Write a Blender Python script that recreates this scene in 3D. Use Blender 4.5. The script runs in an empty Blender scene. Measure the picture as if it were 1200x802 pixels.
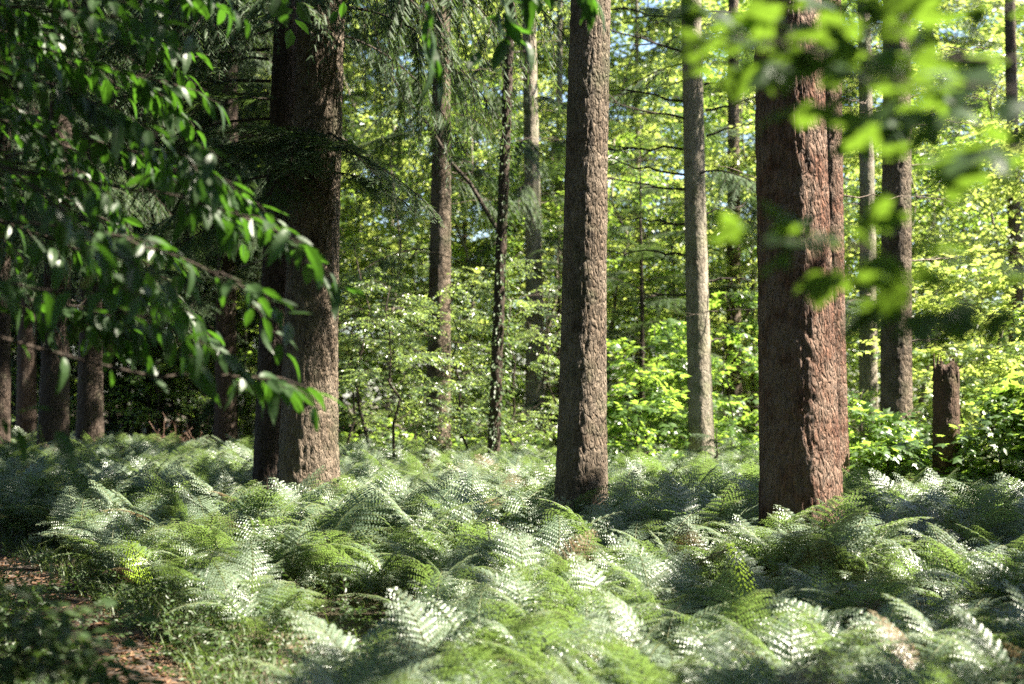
import bpy, math, random
import numpy as np
from mathutils import Vector, Matrix, Euler

scene = bpy.context.scene
COL = scene.collection

# ------------------------------------------------------------------ camera
FPX, CX, CY, EYE, PITCH = 1667.0, 600.0, 401.0, 1.75, math.radians(2.37)
cam_d = bpy.data.cameras.new('camera'); cam = bpy.data.objects.new('camera', cam_d); COL.objects.link(cam)
cam_d.lens = 50.0; cam_d.sensor_width = 36.0; cam_d.clip_start = 0.05; cam_d.clip_end = 2000
cam.location = (0, 0, EYE); cam.rotation_euler = (math.radians(90) + PITCH, 0, 0)
cam_d.dof.use_dof = True; cam_d.dof.focus_distance = 14.0; cam_d.dof.aperture_fstop = 1.45
scene.camera = cam

# ------------------------------------------------------------------ light
SUN_EL, SUN_BACK = math.radians(53), 0.07
SUN = np.array([1.0, -SUN_BACK, math.tan(SUN_EL) * math.hypot(1, SUN_BACK)]); SUN /= np.linalg.norm(SUN)
world = bpy.data.worlds.new('World'); scene.world = world; world.use_nodes = True
wn = world.node_tree.nodes; wl = world.node_tree.links
sky = wn.new('ShaderNodeTexSky'); sky.sky_type = 'NISHITA'; sky.sun_disc = False
sky.sun_elevation = SUN_EL; sky.sun_rotation = math.atan2(SUN[0], SUN[1])
bg = wn['Background']; bg.inputs['Strength'].default_value = 0.06
wl.new(sky.outputs[0], bg.inputs['Color'])
sun_d = bpy.data.lights.new('sun', 'SUN'); sun_d.energy = 5.0; sun_d.angle = math.radians(0.5); sun_d.color = (1.0, 0.91, 0.77)
sun_o = bpy.data.objects.new('sun', sun_d); COL.objects.link(sun_o)
sun_o.rotation_euler = Vector(SUN).to_track_quat('Z', 'Y').to_euler()
sun_o.location = (20, -3, 25)
vs = scene.view_settings
vs.view_transform = 'Standard'; vs.look = 'None'; vs.gamma = 1.0; vs.use_curve_mapping = False; vs.exposure = 2.85

scene.render.engine = 'CYCLES'
cy = scene.cycles
cy.max_bounces = 6; cy.diffuse_bounces = 4; cy.glossy_bounces = 2; cy.transmission_bounces = 4; cy.transparent_max_bounces = 4
cy.use_denoising = False; cy.sample_clamp_indirect = 3.0; cy.caustics_reflective = False; cy.caustics_refractive = False

# ------------------------------------------------------------------ helpers
rng = np.random.default_rng(7)
def U(a, b, n=None): return rng.uniform(a, b, n)

def at(px, py, Y):
    """point of the place that lies Y metres ahead"""
    fx = (px - CX) / FPX; fu = (CY - py) / FPX
    c, s = math.cos(PITCH), math.sin(PITCH)
    d = np.array([fx, c - s * fu, s + c * fu])
    d = d * (Y / d[1])
    return np.array([d[0], d[1], d[2] + EYE])

def at_z(px, py, z):
    fx = (px - CX) / FPX; fu = (CY - py) / FPX
    c, s = math.cos(PITCH), math.sin(PITCH)
    d = np.array([fx, c - s * fu, s + c * fu])
    t = (z - EYE) / d[2]
    return np.array([d[0] * t, d[1] * t, z])

_perm = np.random.default_rng(3).permutation(256); _perm = np.concatenate([_perm, _perm, _perm])
_grad = np.random.default_rng(4).normal(size=(256, 3)); _grad /= np.linalg.norm(_grad, axis=1)[:, None]
def perlin(p):
    p = np.asarray(p, float); i = np.floor(p).astype(int); f = p - i; i &= 255
    u = f * f * f * (f * (f * 6 - 15) + 10)
    out = 0
    for dx in (0, 1):
        for dy in (0, 1):
            for dz in (0, 1):
                h = _perm[_perm[_perm[i[..., 0] + dx] + i[..., 1] + dy] + i[..., 2] + dz]
                g = _grad[h]
                v = g[..., 0] * (f[..., 0] - dx) + g[..., 1] * (f[..., 1] - dy) + g[..., 2] * (f[..., 2] - dz)
                w = (u[..., 0] if dx else 1 - u[..., 0]) * (u[..., 1] if dy else 1 - u[..., 1]) * (u[..., 2] if dz else 1 - u[..., 2])
                out = out + v * w
    return out

def gz(x, y):
    x = np.asarray(x, float); y = np.asarray(y, float)
    n = perlin(np.stack([x * 0.16, y * 0.16, 0 * x + 3.3], -1)) * 0.22 + perlin(np.stack([x * 0.6, y * 0.6, 0 * x + 7.7], -1)) * 0.06
    rise = 0.022 * np.clip(-x - 2, 0, 40) * np.clip((y - 16) / 16, 0, 1)
    return n + rise - 0.02

class Soup:
    def __init__(self): self.v = []; self.f = []; self.m = []; self.n = 0
    def add(self, v, f, m=0):
        v = np.asarray(v, float).reshape(-1, 3); f = np.asarray(f, int).reshape(-1, 3)
        self.v.append(v); self.f.append(f + self.n)
        self.m.append(np.full(len(f), m, int) if np.isscalar(m) else np.asarray(m, int)); self.n += len(v)
        return self
    def cloud(self, T, mats, pos, scl):
        """copies of template T = (v, f, m) at many frames"""
        v, f, m = T; k = len(pos)
        if k == 0: return self
        scl = np.broadcast_to(np.asarray(scl, float), (k,))
        V = np.einsum('kij,vj->kvi', mats, v) * scl[:, None, None] + np.asarray(pos)[:, None, :]
        F = f[None] + (np.arange(k) * len(v))[:, None, None]
        return self.add(V.reshape(-1, 3), F.reshape(-1, 3), np.tile(m, k))
    def arrays(self):
        return np.concatenate(self.v), np.concatenate(self.f), np.concatenate(self.m)
    def mesh(self, name, mats, smooth=False):
        v, f, m = self.arrays()
        me = bpy.data.meshes.new(name)
        me.vertices.add(len(v)); me.vertices.foreach_set('co', v.astype(np.float32).ravel())
        me.loops.add(len(f) * 3); me.loops.foreach_set('vertex_index', f.astype(np.int32).ravel())
        me.polygons.add(len(f)); me.polygons.foreach_set('loop_start', np.arange(0, len(f) * 3, 3, dtype=np.int32))
        me.polygons.foreach_set('material_index', m.astype(np.int32))
        me.polygons.foreach_set('use_smooth', np.full(len(f), bool(smooth)))
        for x in mats: me.materials.append(x)
        me.update(calc_edges=True)
        return me
    def obj(self, name, mats, parent=None, smooth=False, loc=None):
        me = self.mesh(name, mats, smooth)
        return link(name, me, parent, loc)

def link(name, me, parent=None, loc=None):
    o = bpy.data.objects.new(name, me); COL.objects.link(o)
    if parent is not None: o.parent = parent
    if loc is not None: o.location = loc
    return o

def thing(name, label, cat, loc=(0, 0, 0), group=None, rz=0):
    o = link(name, None, None, tuple(loc)); o.empty_display_size = 0.2
    o.rotation_euler = (0, 0, rz); o['label'] = label; o['category'] = cat
    if group: o['group'] = group
    return o

def unit(a): a = np.asarray(a, float); return a / np.maximum(np.linalg.norm(a, axis=-1, keepdims=True), 1e-9)
def frames(d, up):
    y = unit(d); x = unit(np.cross(y, up)); z = np.cross(x, y)
    return np.stack([x, y, z], -1)

def tube(pts, rad, ns=6, cap=True):
    pts = np.asarray(pts, float); n = len(pts); rad = np.broadcast_to(np.asarray(rad, float), (n,))
    t = unit(np.gradient(pts, axis=0)); ref = np.array([0.13, 0.21, 0.97]) if abs(t[0][2]) < 0.8 else np.array([1.0, 0.1, 0.05])
    a = unit(np.cross(t, ref)); b = np.cross(t, a)
    th = np.arange(ns) * 2 * math.pi / ns
    V = pts[:, None] + rad[:, None, None] * (np.cos(th)[None, :, None] * a[:, None] + np.sin(th)[None, :, None] * b[:, None])
    i = np.arange(n - 1)[:, None] * ns; j = np.arange(ns)[None]; k = (j + 1) % ns
    q = np.stack([i + j, i + k, i + ns + k, i + ns + j], -1).reshape(-1, 4)
    F = np.concatenate([q[:, [0, 1, 2]], q[:, [0, 2, 3]]])
    V = V.reshape(-1, 3)
    if cap:
        V = np.concatenate([V, pts[-1:]]); e = len(V) - 1; o = (n - 1) * ns
        F = np.concatenate([F, np.array([[o + s, o + (s + 1) % ns, e] for s in range(ns)])])
    return V, F, np.zeros(len(F), int)

def curve(p0, p1, n=8, sag=0.0, wob=0.0):
    """a line from p0 to p1 that bows by sag and wanders by wob"""
    p0 = np.asarray(p0, float); p1 = np.asarray(p1, float); t = np.linspace(0, 1, n)[:, None]
    p = p0 + (p1 - p0) * t; p[:, 2] += (4 * sag * t * (1 - t))[:, 0]
    w = rng.normal(size=(n, 3)) * wob; w[0] = 0
    return p + w

# ------------------------------------------------------------------ materials
def new_mat(name):
    m = bpy.data.materials.new(name); m.use_nodes = True
    nt = m.node_tree; b = nt.nodes['Principled BSDF']
    return m, nt, b

def mixcol(nt, fac, a, b):
    n = nt.nodes.new('ShaderNodeMix'); n.data_type = 'RGBA'
    if hasattr(fac, 'links'): nt.links.new(fac, n.inputs[0])
    else: n.inputs[0].default_value = fac
    for s, c in ((6, a), (7, b)):
        if hasattr(c, 'links'): nt.links.new(c, n.inputs[s])
        else: n.inputs[s].default_value = (*c, 1)
    return n.outputs[2]

def leaf_mat(name, dark, light, trans, rough=0.42, tfac=0.45, spec=0.5, obj_random=False, dead=None):
    m, nt, b = new_mat(name)
    if obj_random:
        r = nt.nodes.new('ShaderNodeObjectInfo').outputs['Random']
    else:
        r = nt.nodes.new('ShaderNodeNewGeometry').outputs['Random Per Island']
    tc = nt.nodes.new('ShaderNodeTexCoord')
    nz = nt.nodes.new('ShaderNodeTexNoise'); nz.inputs['Scale'].default_value = 9 if obj_random else 0.9; nz.inputs['Detail'].default_value = 2
    nt.links.new(tc.outputs['Object'], nz.inputs['Vector'])
    av = nt.nodes.new('ShaderNodeMath'); av.operation = 'MULTIPLY_ADD'
    nt.links.new(nz.outputs['Fac'], av.inputs[0]); av.inputs[1].default_value = 0.8
    sb = nt.nodes.new('ShaderNodeMath'); sb.operation = 'MULTIPLY_ADD'; sb.inputs[1].default_value = 0.8; sb.inputs[2].default_value = -0.3
    nt.links.new(r, sb.inputs[0]); nt.links.new(sb.outputs[0], av.inputs[2])
    c = mixcol(nt, av.outputs[0], dark, light)
    tcol = mixcol(nt, av.outputs[0], tuple(0.72 * x for x in trans), trans)
    if dead is not None:
        gt = nt.nodes.new('ShaderNodeMath'); gt.operation = 'GREATER_THAN'; gt.inputs[1].default_value = 0.978
        nt.links.new(r, gt.inputs[0]); c = mixcol(nt, gt.outputs[0], c, dead); tcol = mixcol(nt, gt.outputs[0], tcol, dead)
    nt.links.new(c, b.inputs['Base Color']); b.inputs['Roughness'].default_value = rough
    b.inputs['Specular IOR Level'].default_value = spec
    tr = nt.nodes.new('ShaderNodeBsdfTranslucent'); nt.links.new(tcol, tr.inputs['Color'])
    mx = nt.nodes.new('ShaderNodeMixShader'); mx.inputs[0].default_value = tfac
    nt.links.new(b.outputs[0], mx.inputs[1]); nt.links.new(tr.outputs[0], mx.inputs[2])
    nt.links.new(mx.outputs[0], nt.nodes['Material Output'].inputs['Surface'])
    return m

def bark_mat(name, c1, c2, c3, moss=None, moss_amt=0.5, scale=1.0, bump=0.6):
    m, nt, b = new_mat(name)
    tc = nt.nodes.new('ShaderNodeTexCoord')
    mp = nt.nodes.new('ShaderNodeMapping'); mp.inputs['Scale'].default_value = (1, 1, 0.22)
    nt.links.new(tc.outputs['Object'], mp.inputs['Vector'])
    def noise(sc, det, vec): 
        n = nt.nodes.new('ShaderNodeTexNoise'); n.inputs['Scale'].default_value = sc; n.inputs['Detail'].default_value = det
        n.inputs['Roughness'].default_value = 0.65
        nt.links.new(vec, n.inputs['Vector']); return n.outputs['Fac']
    n1 = noise(22 * scale, 5, mp.outputs[0]); n2 = noise(3.0, 4, tc.outputs['Object']); n3 = noise(70 * scale, 3, mp.outputs[0])
    r1 = nt.nodes.new('ShaderNodeMapRange'); r1.inputs[1].default_value = 0.40; r1.inputs[2].default_value = 0.60
    nt.links.new(n1, r1.inputs[0])
    r2 = nt.nodes.new('ShaderNodeMapRange'); r2.inputs[1].default_value = 0.38; r2.inputs[2].default_value = 0.58
    nt.links.new(n2, r2.inputs[0])
    c = mixcol(nt, r1.outputs[0], c1, c2); 
    r3 = nt.nodes.new('ShaderNodeMath'); r3.operation = 'MULTIPLY'; nt.links.new(r2.outputs[0], r3.inputs[0]); nt.links.new(n3, r3.inputs[1]); r3.use_clamp = True
    c = mixcol(nt, r3.outputs[0], c, c3)
    if moss is not None:
        n4 = noise(1.7, 5, tc.outputs['Object']); r4 = nt.nodes.new('ShaderNodeMapRange')
        r4.inputs[1].default_value = 0.62 - 0.25 * moss_amt; r4.inputs[2].default_value = 0.8 - 0.2 * moss_amt; r4.inputs[4].default_value = 0.75
        nt.links.new(n4, r4.inputs[0]); c = mixcol(nt, r4.outputs[0], c, moss)
    nt.links.new(c, b.inputs['Base Color']); b.inputs['Roughness'].default_value = 0.85; b.inputs['Specular IOR Level'].default_value = 0.25
    vo = nt.nodes.new('ShaderNodeMath'); vo.operation = 'MULTIPLY_ADD'; vo.inputs[1].default_value = 0.6
    nt.links.new(n1, vo.inputs[0]); nt.links.new(n3, vo.inputs[2])
    mpv = nt.nodes.new('ShaderNodeMapping'); mpv.inputs['Scale'].default_value = (1, 1, 0.30)
    dn = nt.nodes.new('ShaderNodeVectorMath'); dn.operation = 'MULTIPLY_ADD'; nw = nt.nodes.new('ShaderNodeTexNoise'); nw.inputs['Scale'].default_value = 9
    nt.links.new(tc.outputs['Object'], nw.inputs['Vector']); nt.links.new(nw.outputs['Color'], dn.inputs[0]); dn.inputs[1].default_value = (.06, .06, .06); nt.links.new(tc.outputs['Object'], dn.inputs[2])
    nt.links.new(dn.outputs[0], mpv.inputs['Vector'])
    vr = nt.nodes.new('ShaderNodeTexVoronoi'); vr.feature = 'DISTANCE_TO_EDGE'; vr.inputs['Scale'].default_value = 24; nt.links.new(mpv.outputs[0], vr.inputs['Vector'])
    vm = nt.nodes.new('ShaderNodeMapRange'); vm.inputs[1].default_value = 0.0; vm.inputs[2].default_value = 0.22; nt.links.new(vr.outputs['Distance'], vm.inputs[0])
    va = nt.nodes.new('ShaderNodeMath'); va.operation = 'MULTIPLY_ADD'; va.inputs[1].default_value = 0.8; nt.links.new(vm.outputs[0], va.inputs[0]); nt.links.new(vo.outputs[0], va.inputs[2]); vo = va
    bp = nt.nodes.new('ShaderNodeBump'); bp.inputs['Strength'].default_value = bump; bp.inputs['Distance'].default_value = 0.03
    nt.links.new(vo.outputs[0], bp.inputs['Height']); nt.links.new(bp.outputs[0], b.inputs['Normal'])
    return m

def ground_mat(name, a, b_, c_, sc):
    m, nt, b = new_mat(name)
    tc = nt.nodes.new('ShaderNodeTexCoord')
    def noise(s, d):
        n = nt.nodes.new('ShaderNodeTexNoise'); n.inputs['Scale'].default_value = s; n.inputs['Detail'].default_value = d
        nt.links.new(tc.outputs['Object'], n.inputs['Vector']); return n.outputs['Fac']
    n1 = noise(sc, 6); n2 = noise(sc * 9, 4)
    r = nt.nodes.new('ShaderNodeMapRange'); r.inputs[1].default_value = 0.4; r.inputs[2].default_value = 0.6; nt.links.new(n1, r.inputs[0])
    c = mixcol(nt, r.outputs[0], a, b_); r2 = nt.nodes.new('ShaderNodeMapRange'); r2.inputs[1].default_value = 0.5; r2.inputs[2].default_value = 0.72
    nt.links.new(n2, r2.inputs[0]); c = mixcol(nt, r2.outputs[0], c, c_)
    nt.links.new(c, b.inputs['Base Color']); b.inputs['Roughness'].default_value = 0.95
    bp = nt.nodes.new('ShaderNodeBump'); bp.inputs['Strength'].default_value = 0.8; bp.inputs['Distance'].default_value = 0.03
    nt.links.new(n2, bp.inputs['Height']); nt.links.new(bp.outputs[0], b.inputs['Normal'])
    return m

M = {}
M['bark_red'] = bark_mat('bark_red', (0.05, 0.024, 0.015), (0.16, 0.075, 0.045), (0.25, 0.19, 0.145), (0.075, 0.085, 0.04), 0.1, 1.6, 1.0)
M['bark_brown'] = bark_mat('bark_brown', (0.048, 0.035, 0.023), (0.135, 0.098, 0.066), (0.24, 0.195, 0.148), (0.065, 0.075, 0.035), 0.4, 1.6, 1.0)
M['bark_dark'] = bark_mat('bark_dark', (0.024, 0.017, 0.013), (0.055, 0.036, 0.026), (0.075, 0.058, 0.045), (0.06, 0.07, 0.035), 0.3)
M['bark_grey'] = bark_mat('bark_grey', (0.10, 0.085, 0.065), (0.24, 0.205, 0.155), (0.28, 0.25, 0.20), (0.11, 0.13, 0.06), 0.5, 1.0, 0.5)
M['bark_moss'] = bark_mat('bark_moss', (0.05, 0.045, 0.03), (0.12, 0.11, 0.07), (0.15, 0.14, 0.10), (0.05, 0.085, 0.02), 1.2)
M['dead_wood'] = bark_mat('dead_wood', (0.07, 0.05, 0.04), (0.18, 0.14, 0.11), (0.25, 0.21, 0.17))
M['twig'] = bark_mat('twig', (0.022, 0.017, 0.013), (0.05, 0.037, 0.027), (0.07, 0.055, 0.042))
M['fern'] = leaf_mat('fern_green', (0.072, 0.115, 0.066), (0.14, 0.185, 0.125), (0.28, 0.44, 0.09), 0.40, 0.30, 0.8, True, (0.14, 0.095, 0.05))
M['fern_far'] = leaf_mat('fern_green_far', (0.075, 0.125, 0.075), (0.13, 0.185, 0.125), (0.27, 0.46, 0.09), 0.38, 0.32, 0.9, False)
M['fern_bright'] = leaf_mat('fern_bright', (0.09, 0.15, 0.03), (0.11, 0.18, 0.035), (0.40, 0.60, 0.06), 0.5, 0.55, 0.4, True)
M['stalk'] = leaf_mat('fern_stalk', (0.08, 0.10, 0.03), (0.12, 0.13, 0.05), (0.15, 0.2, 0.05), 0.6, 0.1)
M['chestnut'] = leaf_mat('chestnut_leaf', (0.022, 0.045, 0.016), (0.038, 0.075, 0.024), (0.08, 0.22, 0.015), 0.44, 0.38, 0.45, True)
M['chestnut_joined'] = leaf_mat('chestnut_leaf_far', (0.022, 0.045, 0.016), (0.038, 0.075, 0.024), (0.08, 0.22, 0.015), 0.44, 0.38, 0.45)
M['maple'] = leaf_mat('maple_leaf', (0.025, 0.055, 0.02), (0.045, 0.085, 0.028), (0.14, 0.25, 0.02), 0.5, 0.5, 0.5, True)
M['beech'] = leaf_mat('beech_leaf', (0.06, 0.105, 0.045), (0.10, 0.15, 0.07), (0.40, 0.56, 0.12), 0.33, 0.45, 1.0)
M['sapling'] = leaf_mat('sapling_leaf', (0.045, 0.09, 0.025), (0.08, 0.14, 0.04), (0.36, 0.56, 0.07), 0.36, 0.5, 0.8)
M['lime'] = leaf_mat('lime_leaf', (0.06, 0.115, 0.03), (0.10, 0.16, 0.045), (0.55, 0.68, 0.14), 0.38, 0.55, 0.9)
M['ivy'] = leaf_mat('ivy_leaf', (0.03, 0.06, 0.02), (0.055, 0.09, 0.03), (0.12, 0.22, 0.03), 0.45, 0.3, 0.4)
M['needle'] = leaf_mat('fir_needle', (0.035, 0.062, 0.03), (0.06, 0.095, 0.042), (0.14, 0.24, 0.05), 0.6, 0.28, 0.25)
M['canopy'] = leaf_mat('canopy_needle', (0.02, 0.042, 0.018), (0.04, 0.075, 0.03), (0.08, 0.16, 0.03), 0.5, 0.2, 0.4)
M['grass'] = leaf_mat('grass_blade', (0.045, 0.075, 0.028), (0.085, 0.12, 0.045), (0.2, 0.30, 0.06), 0.45, 0.35, 0.5)
M['litter'] = leaf_mat('dry_leaf', (0.07, 0.04, 0.024), (0.18, 0.105, 0.06), (0.3, 0.15, 0.06), 0.7, 0.15, 0.3)
M['dead_needle'] = leaf_mat('dead_needle', (0.12, 0.065, 0.045), (0.22, 0.14, 0.10), (0.3, 0.14, 0.06), 0.7, 0.2, 0.3)
M['ground'] = ground_mat('forest_soil', (0.045, 0.034, 0.022), (0.07, 0.06, 0.03), (0.12, 0.085, 0.05), 1.6)
M['path'] = ground_mat('path_soil', (0.03, 0.021, 0.015), (0.048, 0.033, 0.023), (0.085, 0.062, 0.045), 3.0)
M['snag'] = bark_mat('rotten_wood', (0.03, 0.018, 0.012), (0.075, 0.042, 0.028), (0.12, 0.08, 0.055), (0.05, 0.06, 0.02), 0.4)

# ------------------------------------------------------------------ ground and path
def axis(lo, hi, step, far):
    a = np.arange(lo, hi + 1e-6, step); g = step * 1.35 ** np.arange(1, 60); g = np.cumsum(g); g = g[g < far]
    return np.concatenate([(lo - g)[::-1], a, hi + g])
gx = axis(-24, 24, 0.4, 900); gy = axis(-4, 60, 0.4, 900)
GX, GY = np.meshgrid(gx, gy); fade = np.clip(1 - (np.hypot(GX, GY - 25) - 60) / 60, 0, 1)
GZ = gz(GX, GY) * fade
nx, ny = len(gx), len(gy); ii = (np.arange(ny - 1)[:, None] * nx + np.arange(nx - 1)[None]).ravel()
gs = Soup().add(np.stack([GX, GY, GZ], -1).reshape(-1, 3), np.concatenate([np.stack([ii, ii + 1, ii + nx + 1], -1), np.stack([ii, ii + nx + 1, ii + nx], -1)]))
g = gs.obj('forest_floor', [M['ground']], smooth=True); g['kind'] = 'structure'
def gz_mesh(x, y):
    """height of the built sheet (bilinear)"""
    x = np.asarray(x, float); y = np.asarray(y, float)
    i = np.clip(np.searchsorted(gx, x) - 1, 0, nx - 2); j = np.clip(np.searchsorted(gy, y) - 1, 0, ny - 2)
    u = (x - gx[i]) / (gx[i + 1] - gx[i]); v = (y - gy[j]) / (gy[j + 1] - gy[j])
    return GZ[j, i] * (1 - u) * (1 - v) + GZ[j, i + 1] * u * (1 - v) + GZ[j + 1, i] * (1 - u) * v + GZ[j + 1, i + 1] * u * v

path_ctrl = np.array([(-1.2, 5.0), (-1.75, 7.2), (-2.35, 9.0), (-3.15, 10.6), (-4.1, 12.6), (-5.4, 15.2), (-7.2, 18.0), (-10.5, 21.0), (-15, 23.5)])
pt = np.linspace(0, len(path_ctrl) - 1, 120)
path_pts = np.stack([np.interp(pt, np.arange(len(path_ctrl)), path_ctrl[:, k]) for k in (0, 1)], -1)
for _ in range(12): path_pts[1:-1] = 0.25 * path_pts[:-2] + 0.5 * path_pts[1:-1] + 0.25 * path_pts[2:]
def path_dist(x, y):
    x = np.asarray(x, float).ravel(); y = np.asarray(y, float).ravel()
    return np.min(np.hypot(x[:, None] - path_pts[None, :, 0], y[:, None] - path_pts[None, :, 1]), axis=1)
tn = unit(np.gradient(path_pts, axis=0)); nn = np.stack([-tn[:, 1], tn[:, 0]], -1)
cols = np.linspace(-1, 1, 9)
wid = 0.29 + 0.06 * np.sin(np.arange(120) * 0.37) + 0.05 * np.sin(np.arange(120) * 1.1)
PP = path_pts[:, None] + nn[:, None] * (wid[:, None] * cols[None])[..., None]
PZ = gz_mesh(PP[..., 0], PP[..., 1]) + 0.012 - 0.010 * np.abs(cols)[None] ** 4 + 0.012 * perlin(np.concatenate([PP * 4, np.zeros(PP.shape[:2] + (1,))], -1))
ii = (np.arange(119)[:, None] * 9 + np.arange(8)[None]).ravel()
ps = Soup().add(np.concatenate([PP, PZ[..., None]], -1).reshape(-1, 3), np.concatenate([np.stack([ii, ii + 9, ii + 10], -1), np.stack([ii, ii + 10, ii + 1], -1)]))
p = ps.obj('path', [M['path']], smooth=True); p['kind'] = 'structure'

# ------------------------------------------------------------------ leaf templates
def leaf_oval(L=1.0, W=0.45, nseg=4, fold=0.12, droop=0.15, serr=0.0):
    t = np.linspace(0, 1, nseg + 1)
    w = W * 0.5 * np.sin(np.pi * t ** 0.85) ** 0.8; w[0] = 0.02 * W; w[-1] = 0.0
    if serr: w = w * (1 + serr * np.where(np.arange(nseg + 1) % 2, 1, -1))
    z = -droop * t ** 2 * L
    mid = np.stack([0 * t, t * L, z - fold * w], -1)
    Lf = np.stack([-w, t * L - 0.03 * L * (serr > 0), z + fold * w], -1); Rt = np.stack([w, t * L - 0.03 * L * (serr > 0), z + fold * w], -1)
    V = np.concatenate([mid, Lf, Rt]); n = nseg + 1; F = []
    for i in range(nseg):
        F += [[i, i + 1, n + i + 1], [i, n + i + 1, n + i], [i, 2 * n + i, 2 * n + i + 1], [i, 2 * n + i + 1, i + 1]]
    F = [f for f in F if not (f[1] == n + nseg or f[2] == n + nseg) or True]
    return V, np.array(F), np.zeros(len(F), int)

def leaf_lobed(detail=True, cup=0.08):
    if detail: h = [(0, 0), (0.12, -0.06), (0.30, -0.10), (0.40, 0.03), (0.34, 0.10), (0.50, 0.20), (0.56, 0.30), (0.50, 0.36), (0.60, 0.54), (0.46, 0.50), (0.38, 0.46), (0.25, 0.46), (0.27, 0.62), (0.30, 0.70), (0.20, 0.72), (0.13, 0.84), (0, 1.0)]
    else: h = [(0, 0), (0.36, -0.04), (0.30, 0.16), (0.56, 0.5), (0.24, 0.46), (0, 1.0)]
    pts = h + [(-x, y) for x, y in h[-2:0:-1]]
    P = np.array(pts); P = P - np.array([0, 0.0])
    z = -cup * (np.abs(P[:, 0]) * 2) ** 2 - 0.12 * P[:, 1] ** 2
    V = np.concatenate([np.array([[0, 0.3, 0.02]]), np.column_stack([P, z])]); n = len(P)
    F = np.array([[0, 1 + i, 1 + (i + 1) % n] for i in range(n)])
    return V, F, np.zeros(n, int)

T_OVAL2 = (np.array([[0, 0, 0], [-.22, .33, .05], [-.2, .66, .02], [0, 1, -.10], [.2, .66, .02], [.22, .33, .05]]), np.array([[0, 2, 1], [0, 3, 2], [0, 4, 3], [0, 5, 4]]), np.zeros(4, int))
T_OVAL3 = leaf_oval(1, 0.5, 3, 0.2, 0.15)
T_LOBE = leaf_lobed(False)

def sprig(r, leafT, n=10, L=0.5, size=0.09, palm=False, flat=0.5, tw=0.003):
    """a leafy twig along +y: alternate (or paired) leaves held near one plane; slot 1 is wood"""
    s = Soup(); t = np.linspace(0.12, 1, n)
    bend = r.uniform(-0.12, 0.12)
    def P(u): return np.stack([bend * u ** 2 * L, u * L, -0.10 * L * u ** 2], -1)
    s.add(*tube(P(np.linspace(0, 1, 4)), np.linspace(tw, tw * 0.4, 4), 3)[:2], 1)
    side = np.where(np.arange(n) % 2, 1, -1) * (1.0)
    ang = side * np.radians(r.uniform(35, 75, n)); ang[-1] = 0.1
    d = np.stack([np.sin(ang), np.cos(ang), r.normal(-0.12, 0.22, n)], -1)
    up = np.stack([r.normal(0, flat, n), r.normal(0, flat, n), np.ones(n)], -1)
    pos = P(t) + unit(d) * size * (0.5 if palm else 0.1)
    s.cloud(leafT, frames(d, up), pos, size * r.uniform(0.7, 1.2, n) * (1 if not palm else 1))
    return s.arrays()

srng = np.random.default_rng(21)
SPRIGS = {
    'beech': [sprig(srng, T_OVAL2, 13, 0.55, 0.085) for _ in range(4)],
    'small': [sprig(srng, T_OVAL2, 15, 0.45, 0.055, flat=0.8) for _ in range(4)],
    'maple': [sprig(srng, T_LOBE, 9, 0.5, 0.12, True, 0.35) for _ in range(4)],
    'broad': [sprig(srng, T_OVAL2, 11, 0.75, 0.13, flat=0.6, tw=0.004) for _ in range(4)],
}

def add_sprigs(soup, kind, pos, d, scl, tilt=0.3):
    pos = np.asarray(pos); d = np.asarray(d); n = len(pos); k = rng.integers(0, 4, n)
    up = np.stack([rng.normal(0, tilt, n), rng.normal(0, tilt, n), np.ones(n)], -1)
    fr = frames(d, up); scl = np.broadcast_to(scl, (n,))
    for i in range(4):
        q = k == i
        soup.cloud(SPRIGS[kind][i], fr[q], pos[q], scl[q])

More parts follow.
